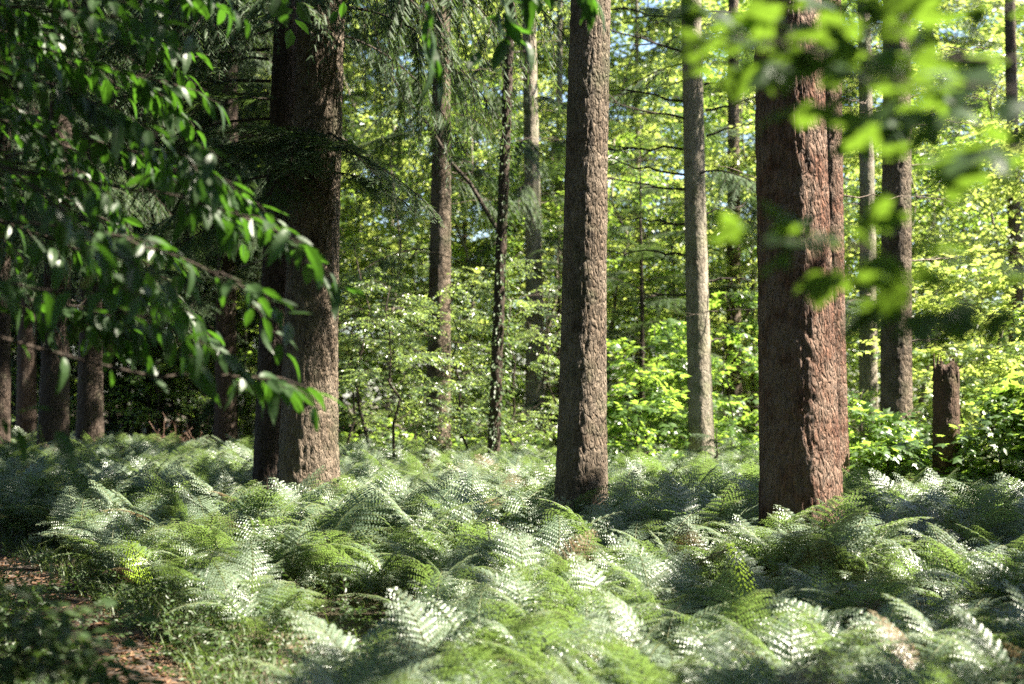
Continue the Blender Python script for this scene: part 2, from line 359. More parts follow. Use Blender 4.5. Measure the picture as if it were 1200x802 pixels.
# ------------------------------------------------------------------ tree builders
def trunk_soup(H, r0, lean=(0, 0), ns=64, dz_fine=0.03, z_fine=7.0, bark=0.016, flare=0.22, seed=0, top_r=0.35, plate=7.0, lobes=0.07):
    """tapered trunk with furrowed bark as relief; z runs from -0.25 to H"""
    z = np.concatenate([np.arange(-0.25, z_fine, dz_fine), np.linspace(z_fine, H, max(8, int((H - z_fine) / 0.5)))])
    th = np.arange(ns) * 2 * math.pi / ns
    Z, TH = np.meshgrid(z, th, indexing='ij')
    R = r0 * (1 - (1 - top_r) * (np.clip(Z, 0, H) / H) ** 0.9) * (1 + flare * np.exp(-np.clip(Z, -0.2, 9) / 0.8))
    R = R * (1 + lobes * np.exp(-np.clip(Z, 0, 9) / 0.9) * np.cos(TH * 5 + seed) + 0.02 * np.cos(2 * TH + 0.4 * Z + seed) + 0.014 * np.cos(3 * TH - 0.9 * Z))
    X, Y = np.cos(TH), np.sin(TH)
    so = seed * 13.7
    base = np.stack([X * r0 + so, Y * r0, Z], -1)
    warp = perlin(base * np.array([3, 3, 2.2]))[..., None] * np.array([0.06, 0.06, 0.0])
    q = (base + warp) * np.array([plate * 2.6, plate * 2.6, plate * 0.55])
    n = np.abs(perlin(q)); n2 = np.abs(perlin(q * 2.1 + 5.2)); n3 = perlin(base * np.array([60, 60, 22.0]))
    ridge = np.clip(n / 0.28, 0, 1) ** 0.6 * 0.7 + np.clip(n2 / 0.3, 0, 1) * 0.3
    R = R + bark * (ridge - 0.7) + bark * 0.12 * n3
    # gentle sweep of the stem
    sx = lean[0] * Z + 0.05 * np.sin(Z * 0.35 + seed) * r0 * 2 - 0.05 * math.sin(seed) * r0 * 2
    sy = lean[1] * Z
    V = np.stack([R * X + sx, R * Y + sy, Z], -1).reshape(-1, 3)
    nz = len(z); i = np.arange(nz - 1)[:, None] * ns; j = np.arange(ns)[None]; k = (j + 1) % ns
    qd = np.stack([i + j, i + k, i + ns + k, i + ns + j], -1).reshape(-1, 4)
    F = np.concatenate([qd[:, [0, 1, 2]], qd[:, [0, 2, 3]]])
    e = len(V); V = np.concatenate([V, [[lean[0] * H, lean[1] * H, H + 0.1]]])
    F = np.concatenate([F, [[(nz - 1) * ns + s, (nz - 1) * ns + (s + 1) % ns, e] for s in range(ns)]])
    return Soup().add(V, F)

# chosen sun patches, for which the canopy is cut open: ellipses (x, y, rx, ry, angle) on the fern tops at z = 0.75
LIT = []
def lit_px(px, py, rpx, rpy):
    c = at_z(px, py, 0.75); a = at_z(px + rpx, py, 0.75); f = at_z(px, py - rpy, 0.75); n_ = at_z(px, py + rpy, 0.75)
    LIT.append((c[0], 0.5 * (f[1] + n_[1]), abs(a[0] - c[0]), 0.5 * abs(f[1] - n_[1])))
for a in [(300, 597, 85, 22), (268, 690, 100, 46), (330, 640, 60, 18), (480, 565, 150, 20), (640, 556, 110, 15), (790, 548, 110, 14), (560, 600, 45, 12), (705, 650, 85, 42),
          (630, 760, 95, 50), (735, 710, 45, 28), (860, 605, 45, 12), (95, 588, 40, 16), (160, 522, 50, 6), (1070, 562, 70, 13), (1000, 690, 40, 11), (900, 690, 30, 10),
          (1130, 690, 50, 14), (250, 540, 70, 8), (1090, 620, 45, 9), (420, 615, 22, 7)]:
    lit_px(*a)
LIT += [(-.3, 3.35, .55, .2), (-3.0, 6.4, .3, .05), (-2.0, 7.1, .8, .3)]     # hanging leaves
STRIPS = []   # (x, y, half width, reach) canopy cut open to light the flank of a trunk
def shadow_xy(P):
    t = (P[..., 2] - 0.75) / SUN[2]
    return P[..., 0] - t * SUN[0], P[..., 1] - t * SUN[1]
def sunlit(P):
    """True where the canopy is cut away to let the sun in"""
    x, y = shadow_xy(P)
    j = perlin(np.stack([x * 0.9, y * 0.9, 0 * x + 1.5], -1)); j2 = perlin(np.stack([x * 2.3, y * 2.3, 0 * x + 9.5], -1))
    out = np.zeros(x.shape, bool)
    for (cx, cy_, rx, ry) in LIT:
        out |= ((x - cx) / (rx + .35)) ** 2 + ((y - cy_) / (ry + .35)) ** 2 < 1 + 0.6 * j + 0.5 * j2
    for (sx, sy, hw, reach) in STRIPS:
        dy = y - (sy + SUN_BACK * (sx - x) * 1.0)
        out |= (np.abs(dy) < hw) & (x < sx + hw) & (x > sx - reach)
    far = np.clip((y - 19.5) / 5, 0, 1) * np.clip((x + 6.5) / 4, 0, 1)      # canopy left out so sun reaches the wood behind
    out |= (far > 0.5) & (j + 0.5 * j2 > -0.42)
    leftback = (y > 26) & (x < -6.5); out |= leftback & (j + 0.4 * j2 > 0.02)
    front = (y < 9) & (y > 4.4) & (x > -1); out |= front & (j2 + 0.6 * j > 0.42)
    out |= (j2 + 0.35 * j > 0.42) & (x > -1.5) & (y > 4.4)
    return out

T_FLAKE = (np.array([[-.5, -.1, 0], [.1, -.5, .06], [.5, .15, 0], [-.1, .5, -.08], [0, 0, .1]]), np.array([[4, 0, 1], [4, 1, 2], [4, 2, 3], [4, 3, 0]]), np.zeros(4, int))
def canopy_points(cx, cy_, z0, z1, rad, n):
    u = U(0, 1, n); z = z0 + (z1 - z0) * u; rr = rad * (1 - 0.75 * u ** 1.3) * np.sqrt(U(0.02, 1, n)); th = U(0, 2 * math.pi, n)
    zz = z - 0.12 * rr
    return np.stack([cx + rr * np.cos(th), cy_ + rr * np.sin(th), zz], -1)
def canopy_flakes(soup, P, size=0.34):
    P = P[~sunlit(P)]; n = len(P)  # drops flakes that would shade a chosen sun patch
    d = np.stack([rng.normal(size=n), rng.normal(size=n), rng.normal(-0.2, 0.3, n)], -1)
    up = np.stack([rng.normal(0, .45, n), rng.normal(0, .45, n), np.ones(n)], -1)
    soup.cloud(T_FLAKE, frames(d, up), P, size * U(0.7, 1.4, n))

# fir bough: axis with side shoots and needle-bearing twiglets
def bough_soup(r, L=2.0, droop=0.25, npair=15, hang=0.0):
    s = Soup(); t = np.linspace(0, 1, 14)
    def P(u): u = np.asarray(u, float); return np.stack([0.06 * L * np.sin(3 * u), u * L, 0.08 * L * u - droop * L * u ** 2], -1)
    s.add(*tube(P(t), np.linspace(0.018, 0.003, 14), 5)[:2], 1)
    pos, dirs, lens = [], [], []
    for i in range(npair):
        for sd in (-1, 1):
            u = 0.12 + 0.86 * (i + r.uniform(0, .8)) / npair
            ln = L * (0.40 * math.sin(math.pi * min(1, u * 0.8 + 0.16)) + 0.03) * r.uniform(0.6, 1.15)
            a = math.radians(r.uniform(42, 66)); p0 = P(u)
            d = unit(np.array([sd * math.sin(a), math.cos(a), -0.12 - hang + r.normal(0, 0.10)]))
            tt = np.linspace(0, 1, 5)[:, None]; q = p0 + d * ln * tt; q[:, 2] -= (0.22 + hang) * ln * tt[:, 0] ** 2
            s.add(*tube(q, np.linspace(0.006, 0.0015, 5), 3)[:2], 1)
            m = max(3, int(ln / 0.04))
            for k in range(m):
                w = (k + 0.7) / m; b = p0 + d * ln * w; b = b + np.array([0, 0, -(0.22 + hang) * ln * w * w])
                for s2 in (-1, 1):
                    sidev = unit(np.cross(d, [0, 0, 1])) * s2
                    dd = unit(d * r.uniform(.6, .9) + sidev * r.uniform(.5, .9) + np.array([0, 0, -0.15 - hang + r.normal(0, .18)]))
                    pos.append(b); dirs.append(dd); lens.append(min(0.17, (0.06 + 0.30 * ln * (1 - w) * 0.5)) * r.uniform(.7, 1.2))
    # one twiglet = comb of needles
    nn_ = 12; V = []; F = []
    for k in range(nn_):
        y = (k + .5) / nn_
        for sd in (-1, 1):
            i = len(V); V += [[0, y - .04, 0], [0, y + .04, 0.0], [sd * 0.16 * (1 - .3 * y), y + .13, -.02]]; F += [[i, i + 1, i + 2]]
    T = (np.array(V), np.array(F), np.zeros(len(F), int))
    pos = np.array(pos); dirs = np.array(dirs); n = len(pos)
    up = np.stack([r.normal(0, .25, n), r.normal(0, .25, n), np.ones(n)], -1)
    s.cloud(T, frames(dirs, up), pos, np.array(lens))
    return s
brng = np.random.default_rng(5)
BOUGHS = [bough_soup(brng, 2.0, 0.22).mesh('bough', [M['needle'], M['twig']]),
          bough_soup(brng, 2.0, 0.38, 14, 0.25).mesh('bough', [M['needle'], M['twig']]),
          bough_soup(brng, 2.0, 0.55, 13, 0.6).mesh('bough', [M['needle'], M['twig']])]

def add_bough(tree, z, az, size=1.0, kind=None, r=0.15, pitch=0.0, lean=(0, 0)):
    """bough as a part of a tree; az 0 points along +x of the place"""
    o = link('bough', BOUGHS[kind if kind is not None else int(rng.integers(0, 3))], tree)
    o.location = (lean[0] * z + r * math.cos(az), lean[1] * z + r * math.sin(az), z)
    o.rotation_euler = Euler((pitch, U(-.2, .2), az - math.pi / 2), 'XYZ'); o.scale = (size,) * 3
    return o

def dead_branch(tree, z, az, L, r=0.012, rise=0.05, base_r=0.1, lean=(0, 0), subs=3, mat='dead_wood'):
    s = Soup(); d = np.array([math.cos(az), math.sin(az), rise])
    b = np.array([lean[0] * z, lean[1] * z, z]) + np.array([math.cos(az), math.sin(az), 0]) * base_r
    pts = curve(b, b + d * L, 9, U(-.04, .06) * L, 0.018 * L)
    s.add(*tube(pts, np.linspace(r, r * 0.25, 9), 5)[:2])
    for k in range(subs):
        i = int(rng.integers(2, 8)); dd = unit(d + np.array([U(-.7, .7), U(-.7, .7), U(-.5, .4)]))
        q = curve(pts[i], pts[i] + dd * L * U(.15, .4), 5, 0, 0.01 * L); s.add(*tube(q, np.linspace(r * .5, r * .12, 5), 4)[:2])
    s.obj('dead_branch', [M[mat]], tree, True)

def conifer(label, px, py_top, w_px, Y, mat, H=24, px_top=None, ns=None, fine=None, bark=None, seed=0, crown=(11, 24, 3.0, 700), name='conifer_tree', flare=0.2, top_r=0.3, group=None, plate=7.0, base_sink=0.0):
    x = (px - CX) / FPX * Y; z = float(gz(x, Y)) - base_sink
    r0 = 0.5 * w_px / FPX * Y
    topz = at(600, 0, Y)[2]
    lean = 0.0 if px_top is None else ((px_top - px) / FPX * Y) / max(1.0, topz - 0.5)
    ns = ns or int(np.clip(w_px * 1.6, 18, 170)); fine = fine or max(0.024, 0.0018 * Y)
    t = thing(name, label, 'tree', (x, Y, z), group)
    trunk_soup(H, r0, (lean, 0), ns, fine, min(H - 1, topz + 1.0), bark if bark is not None else 0.014 + 0.02 * r0, flare, seed, top_r, plate).obj('trunk', [M[mat]], t, True)
    if crown:
        z0, z1, rad, n = crown; s = Soup()
        P = canopy_points(x + lean * z0, Y, z0, z1, rad, n); canopy_flakes(s, P)
        for k in range(14):
            zz = U(z0, z1 - 3); a = U(0, 6.28); q = curve([x + lean * zz, Y, zz], [x + lean * zz + rad * .7 * math.cos(a), Y + rad * .7 * math.sin(a), zz - .3], 5, .1, .03)
            s.add(*tube(q, np.linspace(.04, .01, 5), 4)[:2], 1)
        c = s.obj('crown', [M['canopy'], M['twig']], t, loc=(-x, -Y, -z)); c['kind'] = 'stuff'
    t['_lean'] = lean
    return t, r0, lean

TREES = {}
def C(key, *a, **k):
    TREES[key] = conifer(*a, **k); del TREES[key][0]['_lean']

def strip(px, Y, hw, reach): STRIPS.append(((px - CX) / FPX * Y, Y - 0.05, hw, reach))
strip(936, 12.7, 0.36, 6.5); strip(681, 14.7, 0.30, 7.0); strip(361, 17.6, 0.34, 6.5); strip(512, 29, .4, 9); strip(823, 27, .4, 9); strip(1050, 23, .35, 9)

C('A', 'broad reddish conifer trunk with grey sunlit flank, thickest in the wood', 937, 0, 93, 12.7, 'bark_red', px_top=929, seed=1, flare=0.15, bark=0.022, top_r=0.45, crown=(9.5, 25, 3.4, 1100), plate=6.0)
C('B', 'slender reddish conifer trunk half hidden behind the thickest trunk', 972, 0, 42, 19.5, 'bark_red', px_top=977, seed=2, crown=(10.5, 24, 3.0, 700))
C('C', 'straight brown conifer standing alone in ferns, right half of trunk sunlit', 680, 0, 59, 14.7, 'bark_brown', px_top=695, seed=3, flare=0.34, bark=0.018, top_r=0.25, crown=(9.5, 25, 3.2, 1000), plate=7.5)
C('D', 'thick rough-barked conifer, front one of the joined pair', 361, 0, 68, 17.6, 'bark_brown', px_top=371, seed=4, flare=0.32, bark=0.03, top_r=0.3, crown=(9.5, 25, 3.6, 1100), plate=5.0)
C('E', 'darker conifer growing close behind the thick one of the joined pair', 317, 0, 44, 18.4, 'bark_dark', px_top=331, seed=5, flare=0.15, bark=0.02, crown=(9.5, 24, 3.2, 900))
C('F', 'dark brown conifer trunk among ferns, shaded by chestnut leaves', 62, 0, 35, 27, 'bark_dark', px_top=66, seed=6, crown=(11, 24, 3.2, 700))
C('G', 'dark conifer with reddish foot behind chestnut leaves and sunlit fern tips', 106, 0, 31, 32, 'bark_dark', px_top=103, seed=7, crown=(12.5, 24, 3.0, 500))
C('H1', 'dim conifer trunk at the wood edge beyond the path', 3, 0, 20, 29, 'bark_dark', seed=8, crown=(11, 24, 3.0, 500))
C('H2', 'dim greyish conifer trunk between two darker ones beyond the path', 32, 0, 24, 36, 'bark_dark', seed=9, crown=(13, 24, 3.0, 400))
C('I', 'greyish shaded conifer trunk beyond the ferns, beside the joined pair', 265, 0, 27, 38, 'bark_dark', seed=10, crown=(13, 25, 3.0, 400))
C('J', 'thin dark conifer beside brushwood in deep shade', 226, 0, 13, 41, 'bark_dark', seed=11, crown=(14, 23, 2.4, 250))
C('K', 'brown conifer trunk screened by glossy small-leaved saplings', 512, 0, 30, 29, 'bark_brown', px_top=515, seed=12, crown=(12, 25, 3.0, 600))
C('M', 'conifer trunk rising out of leafy scrub, its foot hidden', 628, 0, 25, 37, 'bark_grey', px_top=622, seed=13, crown=(13, 25, 3.0, 400))
C('V', 'far slim conifer trunk beside the lone straight one', 657, 0, 12, 48, 'bark_grey', seed=14, crown=(15, 25, 2.4, 250))
C('P', 'pale grey-green conifer trunk with many dead side branches', 823, 0, 31, 27, 'bark_grey', px_top=815, seed=15, crown=(11.5, 25, 3.0, 600), top_r=0.35)
C('Q', 'slim brownish conifer trunk with a pale broken knot, in the back', 861, 0, 20, 39, 'bark_brown', px_top=861, seed=16, crown=(13.5, 25, 2.6, 300))
C('R', 'sturdy grey-brown conifer with lit edge, next to the broken stump', 1050, 0, 38, 23, 'bark_brown', px_top=1052, seed=17, crown=(10.5, 25, 3.2, 700), top_r=0.5)
C('S', 'pale slender conifer trunk behind the sturdy grey-brown one', 1017, 0, 23, 34, 'bark_grey', px_top=1016, seed=18, crown=(12.5, 24, 2.8, 350))
C('U', 'brown conifer trunk standing behind bright maple saplings', 1191, 0, 20, 36, 'bark_brown', seed=19, crown=(12.5, 24, 2.8, 350))
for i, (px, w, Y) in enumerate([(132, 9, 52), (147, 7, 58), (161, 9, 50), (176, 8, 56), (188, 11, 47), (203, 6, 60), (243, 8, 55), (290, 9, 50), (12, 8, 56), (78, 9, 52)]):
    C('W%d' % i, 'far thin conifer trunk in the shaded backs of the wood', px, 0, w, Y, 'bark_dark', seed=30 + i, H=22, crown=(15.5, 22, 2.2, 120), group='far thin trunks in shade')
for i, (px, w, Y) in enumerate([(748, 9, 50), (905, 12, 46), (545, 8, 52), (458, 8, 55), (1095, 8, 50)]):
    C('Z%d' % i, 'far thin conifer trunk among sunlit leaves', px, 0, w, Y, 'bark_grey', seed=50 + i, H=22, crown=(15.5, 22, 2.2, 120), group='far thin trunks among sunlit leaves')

# thin ivy-clad stem
x = (577 - CX) / FPX * 26
t, r_, l_ = conifer('slim dark stem wrapped in ivy, leaning, amid pale saplings', 577, 0, 15, 26, 'bark_dark', H=13, px_top=596, seed=23, crown=None, bark=.02, name='ivy_clad_tree', top_r=0.6, flare=.1)
del t['_lean']
iv = Soup(); n = 1700; zz = U(0.2, 8.2, n) ; th = U(0, 6.28, n); rr = r_ + np.abs(rng.normal(0.03, .10, n))
zz = zz[perlin(np.stack([zz * .8, th, 0 * th], -1)) > -0.25]; n = len(zz); th = th[:n]; rr = rr[:n]
iv.cloud(T_OVAL2, frames(np.stack([np.cos(th), np.sin(th), rng.normal(-.6, .4, n)], -1), np.stack([np.cos(th), np.sin(th), 0.6 + 0 * th], -1)), np.stack([l_ * zz + rr * np.cos(th), rr * np.sin(th), zz], -1), U(.06, .11, n))
o = iv.obj('ivy', [M['ivy']], t); o['kind'] = 'stuff'
cr = Soup(); P = canopy_points(l_ * 9, 0, 8.5, 14, 2.2, 160); add_sprigs(cr, 'small', P, rng.normal(size=(160, 3)), U(.9, 1.4, 160))
o = cr.obj('crown', [M['beech'], M['twig']], t); o['kind'] = 'stuff'
for z, az, L in [(4.2, math.pi * .95, 1.6), (3.6, .3, 1.1), (2.6, math.pi * 1.1, 1.4), (1.5, 2.9, .8)]: dead_branch(t, z, az, L, .014, .25, r_, (l_, 0), 3, 'twig')
pp = [at(a, b, 26.4) - np.array(t.location) for a, b in [(583, 270), (551, 215), (528, 190), (505, 150), (470, 110), (446, 62), (436, 20)]]
Soup().add(*tube(np.array(pp), np.linspace(.045, .012, 7), 6)[:2]).obj('limb', [M['twig']], t, True)

# dead branches and boughs on the conifers
def T(k): return TREES[k]
def zpx(py, Y, t): return float(at(600, py, Y)[2] - t.location.z)
for py, az, L in [(20, math.pi, 2.6), (62, math.pi * 1.05, 2.4), (118, math.pi * .97, 2.2), (140, 3.4, 1.6), (175, 3.0, 2.6), (205, math.pi, 2.0), (222, 3.3, 2.2), (262, 2.9, 1.4), (300, 3.1, 1.6), (345, 3.3, .9), (98, .3, .8), (130, -.4, 1.2), (160, -.2, .9), (250, .4, .8), (330, -.3, .7), (400, .2, .5), (440, 3.4, .8)]:
    t, r_, l_ = T('P'); dead_branch(t, zpx(py, 27, t), az, L, .026, U(-.02, .22), r_ * .8, (l_, 0), 5, 'twig')
for py, az, L in [(115, .1, 1.4), (150, -.1, 1.2), (195, 0, 1.3), (60, .2, 1.5), (240, 3.4, .7), (305, .2, .9), (400, -.2, .5)]:
    t, r_, l_ = T('R'); dead_branch(t, zpx(py, 23, t), az, L, .018, U(-.05, .12), r_ * .8, (l_, 0), 3)
for py, az, L in [(30, 2.6, 1.5), (70, 3.2, 1.9), (110, 3.0, 1.7), (160, 3.3, 1.6), (240, 2.9, 1.2), (45, -.5, .8)]:
    t, r_, l_ = T('E'); dead_branch(t, zpx(py, 18.4, t), az, L, .022, U(-.1, .1), r_ * .8, (l_, 0), 5)
for py, az, L in [(290, 3.8, .9), (150, -1.7, .45), (220, -1.3, .5)]:
    t, r_, l_ = T('D'); dead_branch(t, zpx(py, 17.6, t), az, L, .012, -.5, r_ * .85, (l_, 0), 3)
for k, n, z0, z1 in [('K', 8, 3.0, 9), ('M', 10, 4, 12), ('Q', 10, 3, 12), ('S', 8, 3, 11), ('I', 10, 3, 12), ('G', 8, 3, 10), ('F', 6, 3, 9), ('U', 6, 3, 10), ('B', 6, 3, 8)]:
    t, r_, l_ = T(k)
    for _ in range(n): dead_branch(t, U(z0, z1), U(0, 6.28), U(.6, 2.2), .012, U(-.12, .15), r_ * .8, (l_, 0), 3)
t, r_, l_ = T('C')
for py, az, L in [(440, 3.6, .16), (455, 3.5, .14), (462, 3.3, .12)]: dead_branch(t, zpx(py, 14.7, t), az, L, .009, .05, r_ * .95, (l_, 0), 0)

def boughs(k, specs):
    t, r_, l_ = T(k); Y = t.location.y
    for (py, az, size, kind, pitch) in specs: add_bough(t, zpx(py, Y, t), az, size, kind, r_ * .7, pitch, (l_, 0))
boughs('D', [(150, -1.57, .75, 0, -.45), (160, -2.2, .75, 0, -.4), (158, -.9, .8, 0, -.4), (172, -1.9, .7, 1, -.5), (150, -2.8, .8, 0, -.3), (175, -.4, .8, 1, -.3), (168, -1.9, .75, 0, .05), (178, -2.5, .7, 0, .0), (182, -1.2, .7, 0, .02), (196, -1.55, .55, 0, -.1), (205, -.5, .7, 1, -.15), (232, -2.0, .55, 1, 0.0),
             (-40, -1.0, 1.3, 2, -.1), (-20, -1.5, 1.2, 1, -.2), (-60, -.6, 1.4, 2, -.1), (-90, -.3, 1.6, 2, -.1), (10, -.2, 1.2, 2, -.2), (-40, -2.2, 1.2, 2, -.1), (-120, -.9, 1.5, 2, -.3), (40, .1, 1.0, 2, -.3)])
boughs('E', [(20, 3.3, 1.3, 1, 0), (-20, 2.9, 1.4, 1, 0), (60, 3.6, 1.3, 1, -.1), (-50, 3.9, 1.3, 2, 0), (95, 3.1, 1.3, 0, 0), (140, 3.4, 1.2, 1, -.1), (170, 3.9, 1.0, 1, -.1), (205, 2.8, 1.1, 1, -.1), (120, 4.2, 1.0, 0, -.1), (10, 4.4, 1.1, 2, 0), (-70, 3.3, 1.5, 2, -.2), (250, 3.3, .9, 1, -.2)])
for k, n, z0, z1 in [('F', 34, 4.4, 11), ('G', 34, 4.6, 12), ('H1', 22, 4.0, 11), ('H2', 22, 5, 13), ('I', 40, 4.2, 14), ('J', 26, 4, 13)]:
    t, r_, l_ = T(k)
    for _ in range(n): add_bough(t, U(z0, z1), U(3.0, 6.4), U(.8, 1.5), None, r_ * .7, U(-.2, .05), (l_, 0))
for k, n, z0, z1, s0, s1 in [('K', 16, 4.8, 10.5, .7, 1.2), ('M', 16, 5.5, 13, .8, 1.4), ('V', 12, 6, 15, .8, 1.5), ('Q', 14, 4.5, 13, .9, 1.5), ('P', 7, 5.5, 10, .7, 1.3), ('S', 8, 4, 12, .8, 1.4), ('U', 6, 5, 12, .8, 1.3)]:
    t, r_, l_ = T(k)
    for _ in range(n): add_bough(t, U(z0, z1), U(0, 6.28), U(s0, s1), None, r_ * .7, U(-.25, .05), (l_, 0))
for i in range(10):
    t, r_, l_ = T('W%d' % i)
    for _ in range(16): add_bough(t, U(6, 16), U(0, 6.28), U(1.0, 1.8), None, r_ * .7, U(-.2, .05))
for i in range(5):
    t, r_, l_ = T('Z%d' % i)
    for _ in range(9): add_bough(t, U(5, 16), U(0, 6.28), U(1.0, 1.7), None, r_ * .7, U(-.2, .05))

# broken stump
Y = 19.6; x = (1108 - CX) / FPX * Y; zb = float(gz(x, Y)); H = at(600, 437, Y)[2] - zb
s = trunk_soup(H, .5 * 31 / FPX * Y, (0.004, 0), 48, .03, H - .06, .02, .18, 61, .95, 6.0)
v = s.v[0]; top = v[:, 2] > H - .5
v[:, 2] += np.where(v[:, 2] > H - .35, 0.55 * perlin(np.stack([v[:, 0] * 7, v[:, 1] * 7, 0 * v[:, 0] + .5], -1)) * (v[:, 2] - H + .35) / .35, 0)
t = thing('broken_stump', 'dark rotten stump of a snapped trunk, jagged top, amid maple saplings', 'stump', (x, Y, zb))
s.obj('trunk', [M['snag']], t, True)
sp = Soup()
for k in range(16):
    a = U(0, 6.28); r_ = U(.06, .19); b = np.array([r_ * math.cos(a), r_ * math.sin(a), H - .12]); sp.add(*tube(curve(b, b + [U(-.02, .02), U(-.02, .02), U(.15, .42)], 4, 0, .01), np.linspace(.034, .005, 4), 4)[:2])
o = sp.obj('splinters', [M['snag']], t); o['kind'] = 'stuff'
dead_branch(t, 1.5, 3.5, .4, .012, .3, .15)

# ------------------------------------------------------------------ broadleaf saplings and trees
def broadleaf(name, label, x, Y, H, rad, kind, mat, nbr=22, z_low=0.4, r0=0.03, size=1.0, per=9, lean=(0, 0), group=None, cat='tree', stem='twig', droop=0.1, sunx=0.0):
    z = float(gz(x, Y)); t = thing(name, label, cat, (x, Y, z), group)
    w = Soup(); lf = Soup()
    st = curve([0, 0, -0.1], [lean[0] * H, lean[1] * H, H], 10, 0, 0.018 * H); w.add(*tube(st, np.linspace(r0, r0 * .2, 10), 7)[:2])
    w.obj('trunk', [M[stem]], t, True)
    pos, dirs = [], []
    for k in range(nbr):
        u = (k + U(0, 1)) / nbr; zz = z_low + (H - z_low) * u; i = min(8, int(zz / H * 9)); f = zz / H * 9 - i
        b = st[i] * (1 - f) + st[i + 1] * f; a = U(0, 6.28)
        L = rad * (1.05 - .75 * u ** 2) * U(.5, 1.15); d = np.array([math.cos(a), math.sin(a), U(.05, .5)])
        q = curve(b, b + d * L, 7, droop * L, .03 * L); lf.add(*tube(q, np.linspace(max(.006, r0 * .2), .003, 7), 4)[:2], 1)
        for m in range(per):
            j = U(.25, 1) ** .8 * 6; i2 = min(5, int(j)); pnt = q[i2] * (1 - (j - i2)) + q[i2 + 1] * (j - i2)
            pos.append(pnt + rng.normal(0, .03 * size, 3)); ang = U(-1.2, 1.2)
            dirs.append([d[0] * math.cos(ang) - d[1] * math.sin(ang), d[0] * math.sin(ang) + d[1] * math.cos(ang), U(-.45, .15)])
    add_sprigs(lf, kind, np.array(pos), np.array(dirs), U(.75, 1.25, len(pos)) * size)
    c = lf.obj('crown', [M[mat], M['twig']], t); c['kind'] = 'stuff'
    return t

def X(px, Y): return (px - CX) / FPX * Y
G1 = 'glossy small-leaved saplings'
for px, Y, H, rad, lab in [(436, 27, 4.6, 1.3, 'glossy small-leaved sapling with twin dark stems beside the joined pair'), (462, 25.5, 3.8, 1.2, 'glossy small-leaved sapling in front of the screened brown trunk'),
                       (545, 27.5, 4.0, 1.1, 'leaning sapling with pale glossy leaves near ivy stem'), (606, 29, 4.8, 1.5, 'pale-leaved sapling bush between ivy stem and the lone straight trunk'),
                       (640, 31.5, 4.2, 1.3, 'leafy sapling touching the lone straight trunk from behind'), (500, 31, 5.4, 1.7, 'tall pale sapling behind the screened brown trunk'), (412, 30, 5.0, 1.5, 'bushy sapling close to the joined pair')]:
    broadleaf('sapling', lab, X(px, Y), Y, H, rad, 'small', 'beech', 24, .3, .035, 1.15, 11, (U(-.06, .06), 0), G1)
G2 = 'green saplings in the sunlit gap'
for px, Y, H, rad, lab in [(745, 24.5, 2.2, .9, 'low leafy sapling just behind the lone straight trunk'), (772, 28, 3.4, 1.3, 'green sapling bush left of the pale trunk with dead branches'), (862, 28, 3.2, 1.3, 'green sapling between pale trunk and thickest trunk'),
                       (800, 31, 2.8, 1.3, 'low green bush behind the pale trunk with dead branches'), (850, 33, 4.4, 1.6, 'taller sapling behind the green one beside the thickest trunk')]:
    broadleaf('sapling', lab, X(px, Y), Y, H, rad, 'maple', 'sapling', 20, .2, .025, 1.0, 9, (U(-.05, .05), 0), G2)
G3 = 'bright maple saplings'
for px, Y, H, rad, lab in [(1012, 20.5, 1.9, .75, 'small maple sapling with shining leaves in front of the pale slender trunk'), (1042, 19.8, 1.2, .6, 'knee-high maple sapling at the foot of the sturdy trunk'), (1078, 22.5, 1.5, .6, 'maple sapling between sturdy trunk and stump'),
                       (1172, 19.4, 1.75, .5, 'maple sapling growing right beside the stump'), (1212, 19.5, 2.1, .8, 'maple sapling with glittering leaves beyond the stump'), (1150, 25, 4.2, 1.5, 'tall bright maple sapling behind the stump'), (1128, 23.5, 2.6, .9, 'maple sapling leaning in behind the stump'),
                       (1210, 24, 4.6, 1.6, 'tall maple sapling over the fern slope'), (1100, 28, 4.4, 1.6, 'yellow-green maple sapling behind the sturdy trunk'), (1250, 21, 3.2, 1.3, 'spreading maple sapling past the stump')]:
    broadleaf('maple_sapling', lab, X(px, Y), Y, H, rad, 'maple', 'lime' if Y > 23 else 'sapling', 20, .25, .025, .95, 9, (U(-.05, .05), 0), G3, stem='twig')
# taller trees behind
WHERE = ['broadleaf tree showing between the joined pair and glossy saplings', 'leafy tree right behind the twin-stemmed sapling', 'tall pale-green tree over the twin-stemmed sapling', 'sunlit tree between screened trunk and ivy stem', 'tall sunlit tree behind the ivy stem',
 'tree glowing behind the lone straight trunk', 'yellow-green tree just past the lone straight trunk', 'tall tree over the dark layered fir', 'low spreading tree behind the pale trunk with dead branches', 'tall tree filling the gap beside the thickest trunk', 'tree hidden largely by the thickest trunk',
 'tall tree behind the pale slender trunk', 'tree between pale slender trunk and sturdy trunk', 'yellow-green tree behind the sturdy trunk', 'tall bright tree over the broken stump', 'bright tree behind the tall maple sapling', 'tall tree beside the brown trunk among maples', 'nearer bright tree past the stump',
 'tallest tree behind the screened brown trunk', 'tallest tree behind the young dark fir']
FAR_PROTO = []; G4 = 'sunlit broadleaf trees at the back'
